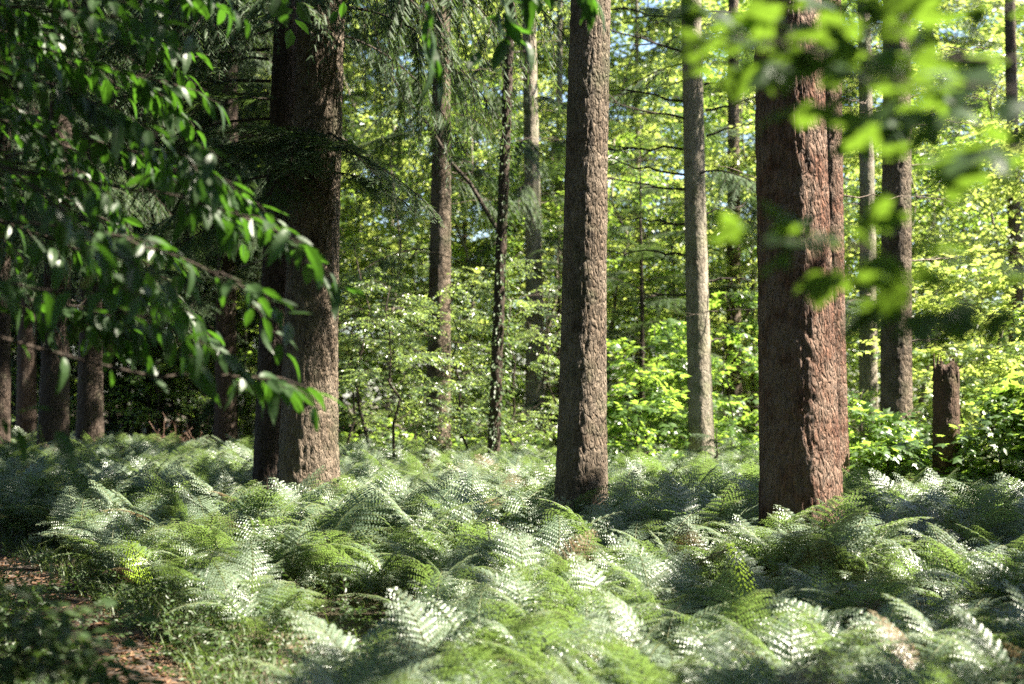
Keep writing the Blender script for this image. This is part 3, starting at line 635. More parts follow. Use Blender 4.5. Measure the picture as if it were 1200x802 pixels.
for i, (px, Y, H, rad) in enumerate([(395, 40, 10, 2.8), (455, 37, 9, 2.6), (425, 46, 14, 3.2), (545, 41, 11, 3.0), (590, 47, 14, 3.2), (650, 43, 11, 2.9), (715, 40, 9.5, 2.8), (760, 46, 13, 3.2), (800, 40, 8, 2.8), (875, 44, 12, 3.2), (925, 38, 9, 2.6),
                                   (985, 44, 12, 3.2), (1035, 40, 10, 2.8), (1085, 37, 9, 2.8), (1130, 44, 13, 3.2), (1165, 39, 11, 3.0), (1215, 42, 12, 3.2), (1225, 32, 8, 2.4), (500, 50, 15, 3.4), (680, 51, 15, 3.4)]):
    tb = broadleaf('broadleaf_tree', WHERE[i] + ' at the back of the wood', X(px, Y), Y, H, rad, 'broad', 'lime' if i % 3 else 'sapling', 58, .4, .08, 1.25, 10, (U(-.04, .04), 0), G4, stem='bark_grey')
    if H > 10 and len(FAR_PROTO) < 5: FAR_PROTO.append(next(c_ for c_ in tb.children if c_.name.startswith('crown')))
G5 = 'shaded bushes beyond the path'
for i, (px, Y, H, rad) in enumerate([(130, 42, 3.5, 1.8), (185, 40, 2.6, 1.5), (245, 44, 4.2, 2.0), (290, 42, 4.0, 1.8), (20, 44, 4, 2.0), (80, 46, 4.5, 2.2), (150, 49, 5, 2.4), (-30, 40, 4, 2), (210, 50, 6, 2.4), (330, 46, 7, 2.6)]):
    broadleaf('bush', 'dark shaded leafy bush in the gloom beyond the path', X(px, Y), Y, H, rad, 'broad', 'sapling', 20, .2, .04, 1.0, 8, (0, 0), G5, 'bush')

# young fir behind the lone trunk, and a small fir bush
def young_fir(label, px, Y, H, n, s0, s1):
    x = X(px, Y); t = thing('young_fir', label, 'tree', (x, Y, float(gz(x, Y))))
    Soup().add(*tube(curve([0, 0, -.1], [0, 0, H], 8, 0, .01), np.linspace(.02 + .008 * H, .006, 8), 7)[:2]).obj('trunk', [M['twig']], t, True)
    for k in range(n):
        u = (k + .5) / n; add_bough(t, .15 + (H - .3) * u, k * 2.4 + U(-.3, .3), s1 + (s0 - s1) * u, int(rng.integers(0, 2)), .01, U(-.1, .15) + .5 * u)
young_fir('young dark fir with sloping boughs behind the lone trunk', 655, 37, 6.6, 34, .35, 1.25)
young_fir('dark fir with layered boughs between lone trunk and pale trunk', 752, 36, 9.0, 40, .4, 1.35)
young_fir('small fir bush at the foot of the pale trunk', 838, 23.5, 1.35, 18, .18, .5)
young_fir('dark young fir between pale trunk and thickest trunk', 882, 42, 8.5, 36, .4, 1.4)
young_fir('dim young fir in the shade beyond the brushwood', 175, 43, 6.0, 30, .4, 1.3)

# brushwood pile
x = X(205, 33); y = 33.; t = thing('brush_pile', 'heap of pinkish dead brushwood at the far edge of ferns', 'brushwood', (x, y, float(gz(x, y))))
for k in range(44):
    a = U(0, 6.28); b = np.array([U(-.55, .55), U(-.3, .3), U(.25, .75)]); e = b + np.array([math.cos(a) * U(.2, .8), math.sin(a) * .4, U(-.2, .6)])
    Soup().add(*tube(curve(b - [0, 0, .4], e, 6, .15, .05), np.linspace(.009, .003, 6), 4)[:2]).obj('stick', [M['dead_needle']], t)

# ------------------------------------------------------------------ unseen shading wood around, far woods behind
def scatter(name, protos, pts, rot, scl, idx):
    me = bpy.data.meshes.new(name); me.vertices.add(len(pts)); me.vertices.foreach_set('co', np.asarray(pts, np.float32).ravel())
    a = me.attributes.new('rot', 'FLOAT_VECTOR', 'POINT'); a.data.foreach_set('vector', np.asarray(rot, np.float32).ravel())
    a = me.attributes.new('scl', 'FLOAT', 'POINT'); a.data.foreach_set('value', np.asarray(scl, np.float32))
    a = me.attributes.new('idx', 'INT', 'POINT'); a.data.foreach_set('value', np.asarray(idx, np.int32))
    o = link(name, me); ng = bpy.data.node_groups.new(name, 'GeometryNodeTree')
    ng.interface.new_socket('Geometry', in_out='INPUT', socket_type='NodeSocketGeometry'); ng.interface.new_socket('Geometry', in_out='OUTPUT', socket_type='NodeSocketGeometry')
    N = ng.nodes.new; Lk = ng.links.new
    gi, go = N('NodeGroupInput'), N('NodeGroupOutput'); iop = N('GeometryNodeInstanceOnPoints'); g2i = N('GeometryNodeGeometryToInstance')
    for pr in protos:
        oi = N('GeometryNodeObjectInfo'); oi.transform_space = 'ORIGINAL'; oi.inputs['Object'].default_value = pr; oi.inputs['As Instance'].default_value = False
        Lk(oi.outputs['Geometry'], g2i.inputs[0])
    def attr(nm, ty):
        q = N('GeometryNodeInputNamedAttribute'); q.data_type = ty; q.inputs['Name'].default_value = nm
        return next(s for s in q.outputs if s.enabled and s.name == 'Attribute')
    e2r = N('FunctionNodeEulerToRotation'); Lk(attr('rot', 'FLOAT_VECTOR'), e2r.inputs[0])
    Lk(gi.outputs[0], iop.inputs['Points']); Lk(g2i.outputs[0], iop.inputs['Instance']); iop.inputs['Pick Instance'].default_value = True
    Lk(attr('idx', 'INT'), iop.inputs['Instance Index']); Lk(e2r.outputs[0], iop.inputs['Rotation']); Lk(attr('scl', 'FLOAT'), iop.inputs['Scale'])
    Lk(iop.outputs[0], go.inputs[0])
    md = o.modifiers.new('scatter', 'NODES'); md.node_group = ng
    o['kind'] = 'stuff'
    return o
def shade_wood_mass():
    s = Soup(); pts = []
    xs = np.arange(-18, 34, 4.2); ys = np.arange(-16, 58, 4.2)
    for a in xs:
        for b in ys:
            cx_, cy2 = a + U(-1.4, 1.4), b + U(-1.4, 1.4)
            inview = abs(cx_) < 0.40 * max(cy2, 0) + 1.5 and cy2 > 2
            z0 = 9.0 if not inview else max(9.5, at(600, 0, max(cy2, 1) + 3)[2] + 1.0)
            if not inview and math.hypot(cx_, cy2) > 4.5:
                zs = np.linspace(.5, 20, 60); tp = np.stack([0 * zs + cx_, 0 * zs + cy2, zs], -1); xx, yy = shadow_xy(tp)
                if not any(np.any(((xx - l[0]) / (l[2] + .4)) ** 2 + ((yy - l[1]) / (l[3] + .4)) ** 2 < 1) for l in LIT):
                    s.add(*tube(np.array([[cx_, cy2, -0.2], [cx_, cy2, 9], [cx_, cy2, 20]]), [.3, .22, .05], 9)[:2], 1)
            if z0 < 19:
                q = canopy_points(cx_, cy2, z0 + U(0, 1.5), 22, U(2.6, 3.6), 480 if cx_ > 5 and -2 < cy2 < 24 else 320)
                clearing = np.exp(-(((q[:, 0] - 2.5) / 7.0) ** 2 + ((q[:, 1] - 11) / 10.0) ** 2) ** 2)     # thinned overhead to let sky light onto the fern bed
                pts.append(q[U(0, 1, len(q)) > clearing * .97])
    n = 9000; x = U(-30, 36, n); y = U(-22, 46, n); z = U(0, 10, n)  # low flakes beside and behind the camera, added to block side light
    k_ = (np.abs(x) > .40 * np.maximum(y, 0) + 7 + 3 * (x < 0)) | (y < -8); k_ &= ~((x > 0) & (x < 13) & (y > -6)); P = np.stack([x, y, z], -1)[k_]
    canopy_flakes(s, np.concatenate(pts), .45); canopy_flakes(s, P, 1.1)
    o = s.obj('unseen_shade_wood', [M['canopy'], M['bark_dark']]); o['kind'] = 'stuff'  # out of view; added to cast shade over the scene
    o['label'] = 'tall conifer crowns closing over the fern clearing'; o['category'] = 'canopy'
shade_wood_mass()

def far_wood():
    n = 40; th = np.linspace(-.42, .42, n) + U(-.02, .02, n); R_ = U(49, 82, n); pts = np.stack([R_ * np.sin(th), R_ * np.cos(th), 0 * th - .2], -1)
    o = scatter('distant_woodland', FAR_PROTO, pts, np.stack([0 * th, 0 * th, U(0, 6.28, n)], -1), U(1.3, 2.6, n), rng.integers(0, len(FAR_PROTO), n))
    o['label'] = 'bright mass of far trees closing the wood'; o['category'] = 'woodland'
    bo = []
    for o_ in scene.objects:
        if o_.name.startswith('bough') and all(o_.data is not q.data for q in bo): bo.append(o_)
    n = 2600; Y_ = U(40, 66, n); px_ = U(-60, 400, n); x = (px_ - CX) / FPX * Y_
    k_ = perlin(np.stack([x * .25, Y_ * .25, 0 * x], -1)) > -.02; x, Y_ = x[k_], Y_[k_]; n = len(x); z = .5 + U(0, 1, n) ** .6 * 19
    o = scatter('distant_conifers', bo, np.stack([x, Y_, z], -1), np.stack([U(-.3, .1, n), 0 * x, U(0, 6.28, n)], -1), U(.9, 1.8, n), rng.integers(0, 3, n))
    o['label'] = 'dark far conifer boughs closing the wood beyond the path'; o['category'] = 'woodland'

far_wood()

# ------------------------------------------------------------------ bracken
def frond_mesh(r, stalk=0.45, L=0.75, W=0.62, up=0.5, droop=0.9, npin=12, mat='fern', curl=0.25):
    """bracken frond: bare stalk, then a triangular blade of pinnae cut into pinnules; the blade bows towards +y"""
    s = Soup(); n = 26; u = np.linspace(0, 1, n); tot = stalk + L; ds = tot / (n - 1)
    b0 = stalk / tot
    ang = np.where(u < b0, math.radians(84) - .15 * u / b0, 0); k = np.clip((u - b0) / (1 - b0), 0, 1)
    ang = np.where(u >= b0, math.radians(80) * up - droop * k ** 1.1 + (1 - np.clip(k / .15, 0, 1)) * (math.radians(75) - math.radians(80) * up) * .9, ang)
    P = np.zeros((n, 3)); P[1:, 1] = np.cumsum(np.cos(ang[:-1]) * ds); P[1:, 2] = np.cumsum(np.sin(ang[:-1]) * ds); P[:, 2] -= .04
    P[:, 0] = r.uniform(-.08, .08) * u ** 2
    s.add(*tube(P, np.linspace(.0055, .0012, n), 4)[:2], 1)
    V0 = np.array([[0, 0, 0], [.45, .36, .05], [1, 0.12, -.08], [.5, -.32, .05]]); F0 = np.array([[0, 1, 2], [0, 2, 3]])   # pinnule, x outwards
    for i in range(npin):
        kk = (i + .15) / npin; uu = b0 + (1 - b0) * (.03 + .95 * kk); f = uu * (n - 1); j = min(n - 2, int(f)); p = P[j] * (1 - f + j) + P[j + 1] * (f - j)
        t = unit(P[j + 1] - P[j]); sx = np.array([1., 0, 0]); nm = np.cross(sx, t)
        ln = W * .5 * (1 - kk) ** .85 * (1.0 if kk > .08 else .92) * r.uniform(.88, 1.1) + .02
        for sd in (-1, 1):
            a = math.radians(r.uniform(14, 26)) + .35 * kk
            d = unit(sx * sd * math.cos(a) + t * math.sin(a) + nm * r.normal(.05, .05))
            side = unit(np.cross(nm, d)); np_ = max(3, int(ln / .025)); q = np.linspace(0, 1, np_ + 1)[1:] - .4 / np_
            c = p + d * ln * q[:, None] - nm * (curl * ln * q ** 2)[:, None]
            pl = (.034 * (W / .62)) * (1 - q) ** .5 * (.5 + .5 * min(1, ln / .2)) + .005
            for s2 in (-1, 1):
                dd = unit(side * s2 * .9 + d * .42 - nm * .18)
                fr = frames(np.tile(np.cross(nm, dd), (np_, 1)), np.tile(nm, (np_, 1)))
                # frame x = along dd
                fr = np.stack([np.tile(dd, (np_, 1)), np.tile(unit(np.cross(nm, dd)), (np_, 1)), np.tile(nm, (np_, 1))], -1)
                V = np.einsum('kij,vj->kvi', fr, V0) * (pl * r.uniform(.75, 1.2, np_))[:, None, None]
                V[:, 1:] += r.normal(0, .0009, (np_, 3, 3))
                V = V + c[:, None]
                F = F0[None] + (np.arange(np_) * 4)[:, None, None]; s.add(V.reshape(-1, 3), F.reshape(-1, 3), 0)
            rb = np.stack([p, p + d * ln * .5 - nm * curl * ln * .25, p + d * ln - nm * curl * ln]); s.add(*tube(rb, [.0022, .0016, .0006], 3)[:2], 1)
    return s.mesh('frond', [M[mat], M['stalk']])
frng = np.random.default_rng(12)
FR = [frond_mesh(frng, frng.uniform(.32, .58), frng.uniform(.62, .9), frng.uniform(.52, .72), frng.uniform(.36, .85), frng.uniform(.8, 1.5)) for _ in range(7)]
FR_UP = [frond_mesh(frng, .25, .75, .40, .95, .35, 17, 'fern_bright', .1), frond_mesh(frng, .3, .7, .5, .7, .7, 13, 'fern_bright', .15)]

trunk_xy = np.array([[t.location.x, t.location.y] for t, _, _ in TREES.values()])
trunk_r = np.array([r for _, r, _ in TREES.values()])
def fern_ok(x, y):
    d = np.hypot(x[:, None] - trunk_xy[None, :, 0], y[:, None] - trunk_xy[None, :, 1])
    ok = np.all(d > trunk_r[None] + .06, axis=1); pd = path_dist(x, y)
    side = (x < np.interp(y, path_pts[:, 1], path_pts[:, 0]))                       # left of the path grass and leaves grow instead near the camera
    ok &= pd > np.where(y < 13, .62, .75); ok &= ~(side & (y < 12.5))
    return ok
sp_ = .30
cand = np.array([(a + U(-.17, .17), b + U(-.17, .17)) for b in np.arange(4.3, 33, sp_) for a in np.arange(-.40 * b - 1.2, .40 * b + 1.2, sp_)])
cand = cand[fern_ok(cand[:, 0], cand[:, 1])]
dens = perlin(np.stack([cand[:, 0] * .5, cand[:, 1] * .5, 0 * cand[:, 0] + 2.2], -1))
edge = np.clip((33 - cand[:, 1]) / 3, 0, 1)
lowleft = (cand[:, 0] < -0.9) & (cand[:, 1] < 9.5) & (path_dist(cand[:, 0], cand[:, 1]) < 1.9)   # grassy verge
cand = cand[(U(0, 1, len(cand)) < edge) & ~lowleft & ((dens > -.29) | (cand[:, 1] > 15))]
inframe = (np.abs(cand[:, 0]) < .355 * cand[:, 1]) & (cand[:, 1] > 5.0)
order = np.argsort(cand[:, 1] + np.where(inframe, 0, 1000)); NIND = 290
ind, rest = cand[order[:NIND]], cand[order[NIND:]]
def fern_label(x, y):
    if path_dist([x], [y])[0] < 1.7: return 'bracken fern arching beside the earth path', 'bracken ferns beside the path'
    if math.hypot(x - 2.56, y - 12.7) < 1.9: return 'bracken fern close around the thickest trunk', 'bracken ferns around the thickest trunk'
    if x > 1.5: return 'grey-green bracken fern in the shaded bed before the thickest trunk', 'bracken ferns of the shaded bed'
    if x > -.9: return 'bracken fern in the sun-flecked bed before the lone straight trunk', 'bracken ferns of the sun-flecked bed'
    return 'bracken fern in the bed between path and joined pair of trunks', 'bracken ferns between path and joined pair'
first_fronds = []
for (x, y) in ind:
    z = float(gz(x, y)); lf_, gf_ = fern_label(x, y); t = thing('bracken_fern', lf_, 'fern', (x, y, z), gf_, float(U(0, 6.28)))
    nf = int(rng.integers(4, 7)); a0 = U(0, 6.28)
    for k in range(nf):
        o = link('frond', FR[int(rng.integers(0, 7))], t); a = a0 + k * 6.28 / nf + U(-.5, .5)
        o.location = (-.04 * math.sin(a), .04 * math.cos(a), -.02); o.rotation_euler = (U(-.32, .36), U(-.3, .3), a); sc = U(.45, .85); o.scale = (sc, sc, sc)
        if len(first_fronds) < 7 and all(q.data is not o.data for q in first_fronds): first_fronds.append(o)

k = 5; n = len(rest) * k
P = np.repeat(rest, k, axis=0) + rng.normal(0, .07, (n, 2)); pz = gz(P[:, 0], P[:, 1]) - .02
o = scatter('bracken', first_fronds, np.column_stack([P, pz]), np.column_stack([U(-.32, .36, n), U(-.3, .3, n), U(0, 6.28, n)]), U(.45, .85, n) * (1 + .25 * (P[:, 1] > 12)), rng.integers(0, 7, n))
o['label'] = 'sea of bracken covering the forest floor'; o['category'] = 'bracken'

broadleaf('bush', 'dark leafy plants crowding the near side of the path', -1.88, 5.1, 1.02, .34, 'broad', 'ivy', 30, .2, .008, .55, 8, (0, 0), None, 'bush')
for (x, y) in [(2.05, 12.0), (2.5, 11.9), (2.95, 12.05), (2.3, 11.7), (2.75, 11.75), (2.1, 11.4), (2.4, 11.3), (2.65, 11.45), (2.9, 11.4), (2.2, 12.1), (2.6, 12.05), (.45, 14.1), (.85, 14.1), (.65, 13.95), (-2.9, 17.0), (-2.4, 17.0), (-2.1, 17.1)]:
    t = thing('bracken_fern', 'arching bracken fern crowding the foot of a big trunk', 'fern', (x, y, float(gz(x, y))), 'bracken at the feet of the big trunks', float(U(0, 6.28)))
    for k_ in range(4):
        o = link('frond', FR[int(rng.integers(0, 7))], t); o.rotation_euler = (U(-.1, .14), U(-.12, .12), k_ * 1.57 + U(-.4, .4)); o.scale = (U(.8, 1.05),) * 3
# single eye-catching ferns
def big_fern(label, px, py, Y, mesh, n, s, bright=True):
    p = at(px, py, Y); z = float(gz(p[0], Y)); t = thing('bracken_fern', label, 'fern', (p[0], Y, z))
    for k_ in range(n):
        o = link('frond', mesh, t); a = (k_ - n / 2) * 1.1 + U(-.3, .3) + (3.14 if n > 1 else 2.9); o.rotation_euler = (U(-.1, .1), U(-.1, .1), a); o.scale = (s,) * 3
big_fern('upright bright yellow-green fern frond glowing beside the path', 172, 640, 11.6, FR_UP[0], 1, 1.05)
big_fern('pale narrow fern frond in front of the thickest trunk', 891, 600, 9.2, FR_UP[0], 1, 1.0)
big_fern('yellow-green fern in the sunny strip behind the lone trunk', 845, 548, 21, FR_UP[1], 4, 1.0)
big_fern('lime green fern between thickest trunk and stump', 1033, 575, 17.5, FR_UP[1], 4, .95)
big_fern('bright fern at the foot of the dark conifers', 120, 522, 25, FR_UP[1], 4, 1.0)
big_fern('bright fern beside the upright one at the far end of the bed', 165, 518, 27, FR_UP[1], 4, 1.0)

# ------------------------------------------------------------------ grass, low leaves and litter by the path
def blades(n, region, h0, h1, name, label):
    s = Soup(); x, y = region(n); z = gz(x, y); n = len(x)
    T_ = (np.array([[-.03, 0, 0], [.03, 0, 0], [-.022, .25, .5], [.022, .25, .5], [0, .7, .85]]), np.array([[0, 1, 3], [0, 3, 2], [2, 3, 4]]), np.zeros(3, int))
    a = U(0, 6.28, n); c, sn = np.cos(a), np.sin(a); fr = np.zeros((n, 3, 3)); fr[:, 0, 0] = c; fr[:, 0, 1] = -sn; fr[:, 1, 0] = sn; fr[:, 1, 1] = c; fr[:, 2, 2] = 1
    s.cloud(T_, fr, np.stack([x, y, z - .01], -1), U(h0, h1, n))
    o = s.obj(name, [M['grass']]); o['kind'] = 'stuff'; o['label'] = label; o['category'] = 'grass'
def verge(n):
    i = rng.integers(0, 90, n); off = rng.choice([-1, 1], n) * (.30 + np.abs(rng.normal(0, .55, n))); x = path_pts[i, 0] + nn[i, 0] * off + U(-.15, .15, n); y = path_pts[i, 1] + nn[i, 1] * off + U(-.2, .2, n)
    k_ = (path_dist(x, y) > .30) & (y > 4); return x[k_], y[k_]
blades(9000, verge, .08, .30, 'grass', 'tufts of grass along both edges of the path')

def low_leaves():
    s = Soup(); n = 5000; x = U(-4.5, 3.5, n); y = U(4.6, 13, n); pd = path_dist(x, y)
    side = x < np.interp(y, path_pts[:, 1], path_pts[:, 0])
    w = np.where(side, 1.0, np.clip(1.5 - pd / 2.2, .12, 1)); k_ = (pd > .26) & (U(0, 1, n) < w); x, y = x[k_], y[k_]; n = len(x)
    hh = np.where(x < np.interp(y, path_pts[:, 1], path_pts[:, 0]), .5, .28); z = gz(x, y) + U(.03, 1, n) * hh
    add_sprigs(s, 'small', np.stack([x, y, z], -1), np.stack([rng.normal(size=n), rng.normal(size=n), U(-.1, .6, n)], -1), U(.45, .85, n), .5)
    o = s.obj('low_leafy_undergrowth', [M['ivy'], M['twig']]); o['kind'] = 'stuff'; o['label'] = 'low small-leaved plants carpeting the ground near the path'; o['category'] = 'undergrowth'
low_leaves()
def scrub():
    s = Soup(); n = 3400; y = U(22, 46, n); x = U(-1, 1, n) * (.42 * y); k_ = (x > -5.5) & ((y > 29) | (perlin(np.stack([x * .5, y * .5, 0 * x], -1)) > .0)) & (y > 24.5 - .25 * x); x, y = x[k_], y[k_]; n = len(x)
    z = gz(x, y) + U(.05, 1, n) * np.clip((y - 22) * .14, .4, 2.0) * (.7 + .6 * perlin(np.stack([x * .4, y * .4, 0 * x + 5], -1)))
    add_sprigs(s, 'maple', np.stack([x, y, np.maximum(z, .1)], -1), np.stack([rng.normal(size=n), rng.normal(size=n), U(-.2, .5, n)], -1), U(.8, 1.4, n), .45)
    o = s.obj('leafy_scrub', [M['sapling'], M['twig']]); o['kind'] = 'stuff'; o['label'] = 'low leafy scrub behind the fern bed'; o['category'] = 'undergrowth'
scrub()
def litter():
    s = Soup(); n = 5200; i = rng.integers(0, 100, n); off = rng.normal(0, .32, n); x = path_pts[i, 0] + nn[i, 0] * off; y = path_pts[i, 1] + nn[i, 1] * off
    z = gz_mesh(x, y) + .02
    d = np.stack([rng.normal(size=n), rng.normal(size=n), rng.normal(0, .15, n)], -1); s.cloud(T_OVAL2, frames(d, np.stack([rng.normal(0, .3, n), rng.normal(0, .3, n), np.ones(n)], -1)), np.stack([x, y, z], -1), U(.03, .08, n))
    o = s.obj('leaf_litter', [M['litter']]); o['kind'] = 'stuff'; o['label'] = 'dry brown leaves scattered on the earth path'; o['category'] = 'leaf litter'
litter()

# ------------------------------------------------------------------ leafy branches hanging into the view
CH_LEAF = [leaf_oval(.16, .062, 9, .16, dr, .07) for dr in (.15, .45, .8)]
def mk_leaf(T_, mat): s = Soup(); s.add(*T_); return s.mesh('leaf', [M[mat]])
CH_ME = [mk_leaf(q, 'chestnut') for q in CH_LEAF]
MA_ME = []
for cup in (.05, .16, .3):
    v, f, m = leaf_lobed(True, cup); MA_ME.append(mk_leaf((v * .125, f, m), 'maple'))

def leafy_branch(tree, pts, r0, leaves, me_list, scale=(.8, 1.2), spread=.9, twigs=None, petiole=.02, droop=-.30, joined=None, upn=.35):
    """branch polyline (place coordinates) with twigs; leaves are children of the branch"""
    base = np.array(tree.location); pts = np.array(pts) - base
    tt = np.linspace(0, 1, len(pts)); fine = np.linspace(0, 1, 24); q = np.stack([np.interp(fine, tt, pts[:, k_]) for k_ in range(3)], -1)
    for _ in range(3): q[1:-1] = .25 * q[:-2] + .5 * q[1:-1] + .25 * q[2:]
    q[1:-1] += rng.normal(0, .006, (22, 3))
    w = Soup(); w.add(*tube(q, np.linspace(r0, r0 * .2, 24), 6)[:2]); spots = []
    d0 = unit(q[-1] - q[0])
    for (u, ang, L, rise) in twigs or []:
        i = int(u * 23); d = unit(np.gradient(q, axis=0)[i]); c, s_ = math.cos(ang), math.sin(ang)
        # fan the twigs sideways and downwards about the branch
        side = unit(np.cross(d, [0, 0, 1])); dv = unit(d * c + side * s_ * .8 + np.array([0, 0, rise]))
        tw = curve(q[i], q[i] + dv * L, 8, .06 * L, .008); w.add(*tube(tw, np.linspace(r0 * .45, .0012, 8), 4)[:2])
        for z_ in np.linspace(.2, 1, max(3, int(L / .055))): j = z_ * 7; i2 = min(6, int(j)); spots.append((tw[i2] * (1 - j + i2) + tw[i2 + 1] * (j - i2), dv))
    for z_ in np.linspace(.35, 1, leaves): j = z_ * 23; i2 = min(22, int(j)); spots.append((q[i2] * (1 - j + i2) + q[i2 + 1] * (j - i2), unit(q[i2 + 1] - q[i2])))
    b = w.obj('branch', [M['twig']], tree, True)
    if joined is not None:
        for k_, (p_, d) in enumerate(spots):
            sd = 1 if k_ % 2 else -1; side = unit(np.cross(d, [0, 0, 1])); ld = unit(d * U(.3, .9) + side * sd * U(.3, 1.0) * spread + np.array([0, 0, droop + rng.normal(0, .25)]))
            joined.cloud(CH_LEAF[int(rng.integers(0, 3))], frames(ld[None], np.array([[rng.normal(0, upn), rng.normal(0, upn), 1.0]])), (p_ + ld * petiole)[None], U(*scale))
        return 0
    for k_, (p_, d) in enumerate(spots):
        sd = 1 if k_ % 2 else -1; side = unit(np.cross(d, [0, 0, 1])); ld = unit(d * U(.3, .9) + side * sd * U(.3, 1.0) * spread + np.array([0, 0, droop + rng.normal(0, .42)]))
        up = np.array([rng.normal(0, upn), rng.normal(0, upn), 1.0]); fr = frames(ld[None], up[None])[0]
        o = link('leaf', me_list[int(rng.integers(0, 3))], b); sc = U(*scale)
        mt = Matrix(np.block([[fr * sc, (p_ + ld * petiole)[:, None]], [np.zeros((1, 3)), np.ones((1, 1))]]).tolist()); o.matrix_local = mt
    return len(spots)

def tw(n, L0=.3, L1=.6, rise=-.15): return [(U(.15, .95), (1 if k_ % 2 else -1) * U(.3, 1.1), U(L0, L1), rise + U(-.15, .2)) for k_ in range(n)]
Yc = 6.3; tx = -4.6
ch = thing('chestnut_tree', 'chestnut tree with long toothed leaves drooping over the path side', 'tree', (tx, 6.2, float(gz(tx, 6.2))))
trunk_soup(9, .11, (.0, 0), 24, .08, 6, .008, .2, 71).obj('trunk', [M['bark_dark']], ch, True)
def apx(L): return [at(*q) for q in L]
NL = 0
for pts, lv, tws in [
    ([(-560, 330, 6.2), (-120, 360, 6.2), (60, 415, 6.3), (180, 442, 6.5), (300, 438, 6.6), (345, 452, 6.6)], 9, [(.74, .8, .35, -.1), (.86, -.6, .3, -.2), (.78, -.9, .4, -.1), (.93, .5, .25, -.1)]),
    ([(-560, 250, 6.2), (-120, 255, 6.2), (80, 265, 6.3), (220, 300, 6.4), (310, 360, 6.5)], 9, tw(7)),
    ([(-560, 180, 6.2), (-100, 175, 6.4), (90, 212, 6.6), (240, 235, 6.7), (355, 285, 6.7)], 9, tw(7)),
    ([(-560, 230, 6.2), (-150, 290, 6.0), (-10, 330, 5.9), (110, 345, 5.9), (215, 395, 5.9)], 8, tw(6)),
    ([(-560, 250, 6.2), (-150, 150, 5.9), (-10, 180, 5.7), (90, 260, 5.7), (170, 330, 5.8)], 8, tw(5)),
    ([(-560, 400, 6.2), (-200, 440, 5.8), (-60, 460, 5.6), (15, 500, 5.6)], 5, tw(3, .2, .35))]:
    NL += leafy_branch(ch, apx(pts), .012, lv, CH_ME, (.5, 1.1), 1.1, tws)
jn = Soup()
for pts in [[(-560, 100, 6.2), (-100, 60, 6.5), (60, 100, 6.7), (170, 150, 6.8), (255, 215, 6.8)], [(-560, 60, 6.2), (-100, -10, 6.8), (60, 12, 6.8), (170, 26, 6.9)], [(-560, 60, 6.2), (-100, 20, 7.2), (60, 60, 7.4), (200, 100, 7.6)],
            [(-560, 200, 6.2), (-100, 120, 7.2), (60, 150, 7.4), (190, 190, 7.5), (270, 250, 7.5)], [(-560, 200, 6.2), (-100, 220, 7.3), (60, 280, 7.5), (150, 320, 7.6), (250, 385, 7.6)], [(-560, 300, 6.2), (-100, 330, 7.2), (40, 350, 7.4), (130, 380, 7.6)],
            [(-560, 20, 6.2), (-100, -60, 7.2), (100, -30, 7.2), (260, -10, 7.2)], [(-560, 250, 6.2), (-150, 60, 7.6), (20, 130, 7.8), (110, 220, 7.8)], [(-560, 250, 6.2), (-150, 230, 7.9), (20, 210, 8.2), (200, 300, 8.3)], [(-560, 100, 6.2), (-150, 30, 8.0), (60, 40, 8.3), (230, 60, 8.5)]]:
    leafy_branch(ch, apx(pts), .011, 9, CH_ME, (.6, 1.0), .9, tw(20), joined=jn)
o = jn.obj('foliage', [M['chestnut_joined']], ch); o['kind'] = 'stuff'
# a high limb of the same tree reaches over the clearing; its sprays hang in at the top
b0 = np.array(ch.location); lp = np.array([(0, 0, 4.2), (1.2, .3, 4.75), (2.6, .7, 5.1), (4.3, 1.0, 5.2), (5.6, 1.1, 5.1)])
Soup().add(*tube(lp, np.linspace(.06, .012, 5), 8)[:2]).obj('limb', [M['bark_dark']], ch, True)
lim = b0 + lp[3]; lim2 = b0 + lp[2]
for st, pts, lv, tws in [(lim, [(575, -120, 7.2), (588, -10, 7.1), (592, 45, 7.0)], 8, [(.9, .8, .2, -.3), (.8, -.9, .2, -.2)]), (lim, [(640, -130, 7.0), (672, -40, 7.0), (690, -10, 7.0)], 6, [(.9, .8, .15, -.2)]),
                     (lim, [(480, -120, 7.0), (498, 0, 7.0), (512, 85, 7.0)], 7, [(.8, .6, .2, -.2)]), (lim2, [(420, -150, 7.1), (340, -60, 7.0), (322, -10, 7.0)], 6, tw(2, .15, .25)), (lim, [(600, -130, 6.8), (625, -50, 6.8), (618, -10, 6.8)], 4, [])]:
    NL += leafy_branch(ch, [st] + apx(pts), .008, lv + 4, CH_ME, (.85, 1.25), .8, tws, droop=-.9, petiole=.01)
up_ = Soup(); n = 900; P = np.stack([U(-8.5, .8, n), U(3.6, 9.6, n), U(4.4, 8.5, n)], -1); P[:, 2] = np.maximum(P[:, 2], 1.75 + .285 * P[:, 1] + .5)  # unseen crown added above the view to shade the hanging leaves
add_sprigs(up_, 'broad', P - b0, rng.normal(size=(n, 3)) * [1, 1, .4], U(.9, 1.5, n))
for k_ in range(12):
    e = P[k_ * 9] - b0; up_.add(*tube(curve([0, 0, min(e[2], 6)], e, 6, .1, .03), np.linspace(.03, .006, 6), 5)[:2], 1)
o = up_.obj('crown', [M['chestnut_joined'], M['twig']], ch); o['kind'] = 'stuff'
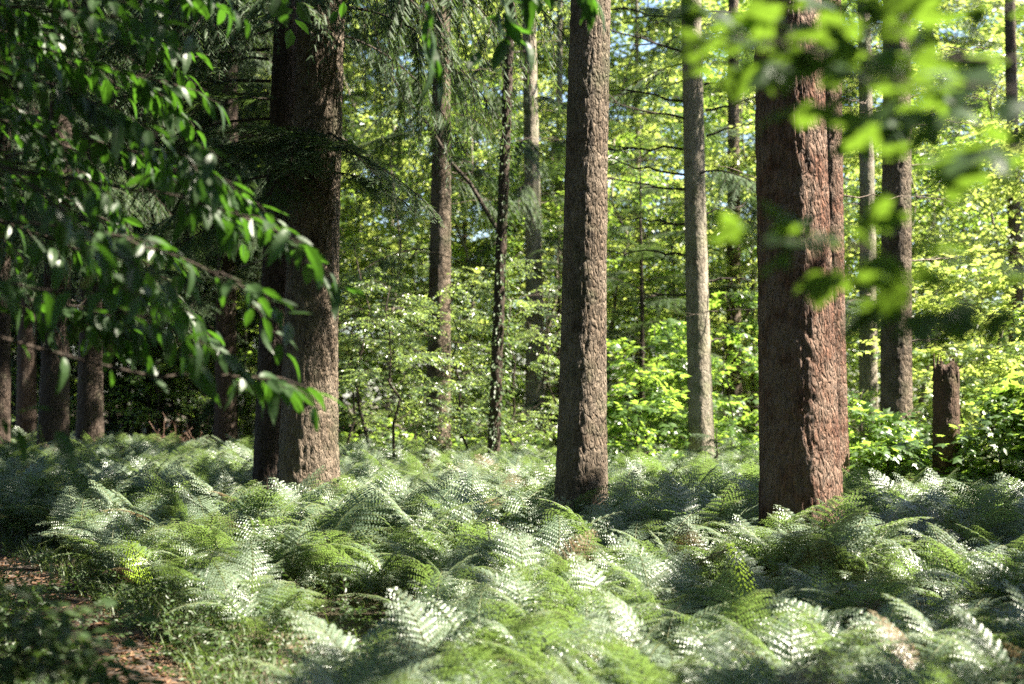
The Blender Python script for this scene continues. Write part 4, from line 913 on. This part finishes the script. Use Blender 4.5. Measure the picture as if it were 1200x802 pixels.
# maple in front
mpx = 2.6
mp = thing('maple_tree', 'young maple reaching lobed leaves in from the side, out of focus', 'tree', (mpx, 3.4, float(gz(mpx, 3.4))))
trunk_soup(6, .05, (0, 0), 18, .1, 4, .004, .1, 81).obj('trunk', [M['bark_grey']], mp, True)
for pts, lv, tws in [([(1900, 120, 3.4), (1350, 60, 3.3), (1100, 70, 3.2), (960, 60, 3.2), (850, 55, 3.2)], 13, [(.62, .8, .3, .0), (.7, -.8, .3, .0), (.8, .7, .25, -.05), (.9, -.6, .2, -.05), (.55, -.9, .3, 0)]),
                     ([(1900, 150, 3.4), (1350, 130, 3.0), (1120, 100, 2.9), (980, 95, 2.9)], 10, [(.65, .8, .25, -.05), (.8, -.7, .22, -.05), (.9, .6, .2, -.1)]),
                     ([(1900, 320, 3.4), (1350, 300, 3.2), (1150, 305, 3.1), (1010, 285, 3.1), (930, 285, 3.1)], 10, [(.62, .8, .22, -.05), (.72, -.8, .22, -.12), (.85, .6, .16, -.05)]),
                     ([(1900, 330, 3.4), (1380, 330, 3.0), (1180, 345, 2.9), (1030, 350, 2.9)], 9, [(.7, .8, .16, -.05), (.85, -.6, .15, -.1)]),
                     ([(1900, 240, 3.4), (1380, 190, 3.2), (1220, 180, 3.1), (1130, 170, 3.1)], 7, [(.8, .7, .2, -.1), (.7, -.7, .2, -.1)]),
                     ([(1900, 200, 3.4), (1400, 80, 3.9), (1200, 60, 3.9), (1000, 30, 3.9), (800, 20, 3.9)], 12, [(.6, .8, .35, 0), (.7, -.8, .3, 0), (.8, .8, .3, 0), (.88, -.7, .25, 0)]),
                     ([(1900, 200, 3.4), (1400, 110, 3.7), (1200, 120, 3.7), (1060, 130, 3.7)], 9, [(.7, .8, .3, 0), (.8, -.8, .3, -.05), (.9, .8, .25, -.1)]),
                     ([(1900, 200, 3.4), (1400, 20, 3.6), (1200, 10, 3.6), (1050, 5, 3.6)], 9, [(.7, .7, .25, 0), (.8, -.7, .22, 0)])]:
    NL += leafy_branch(mp, apx(pts), .007, lv, MA_ME, (.6, 1.0), 1.0, tws, .05, -.12, None, .22)
print('hanging leaves', NL, 'objects', len(bpy.data.objects), 'ferns', len(ind), len(rest))
print('tris', sum(len(m.polygons) for m in bpy.data.meshes))
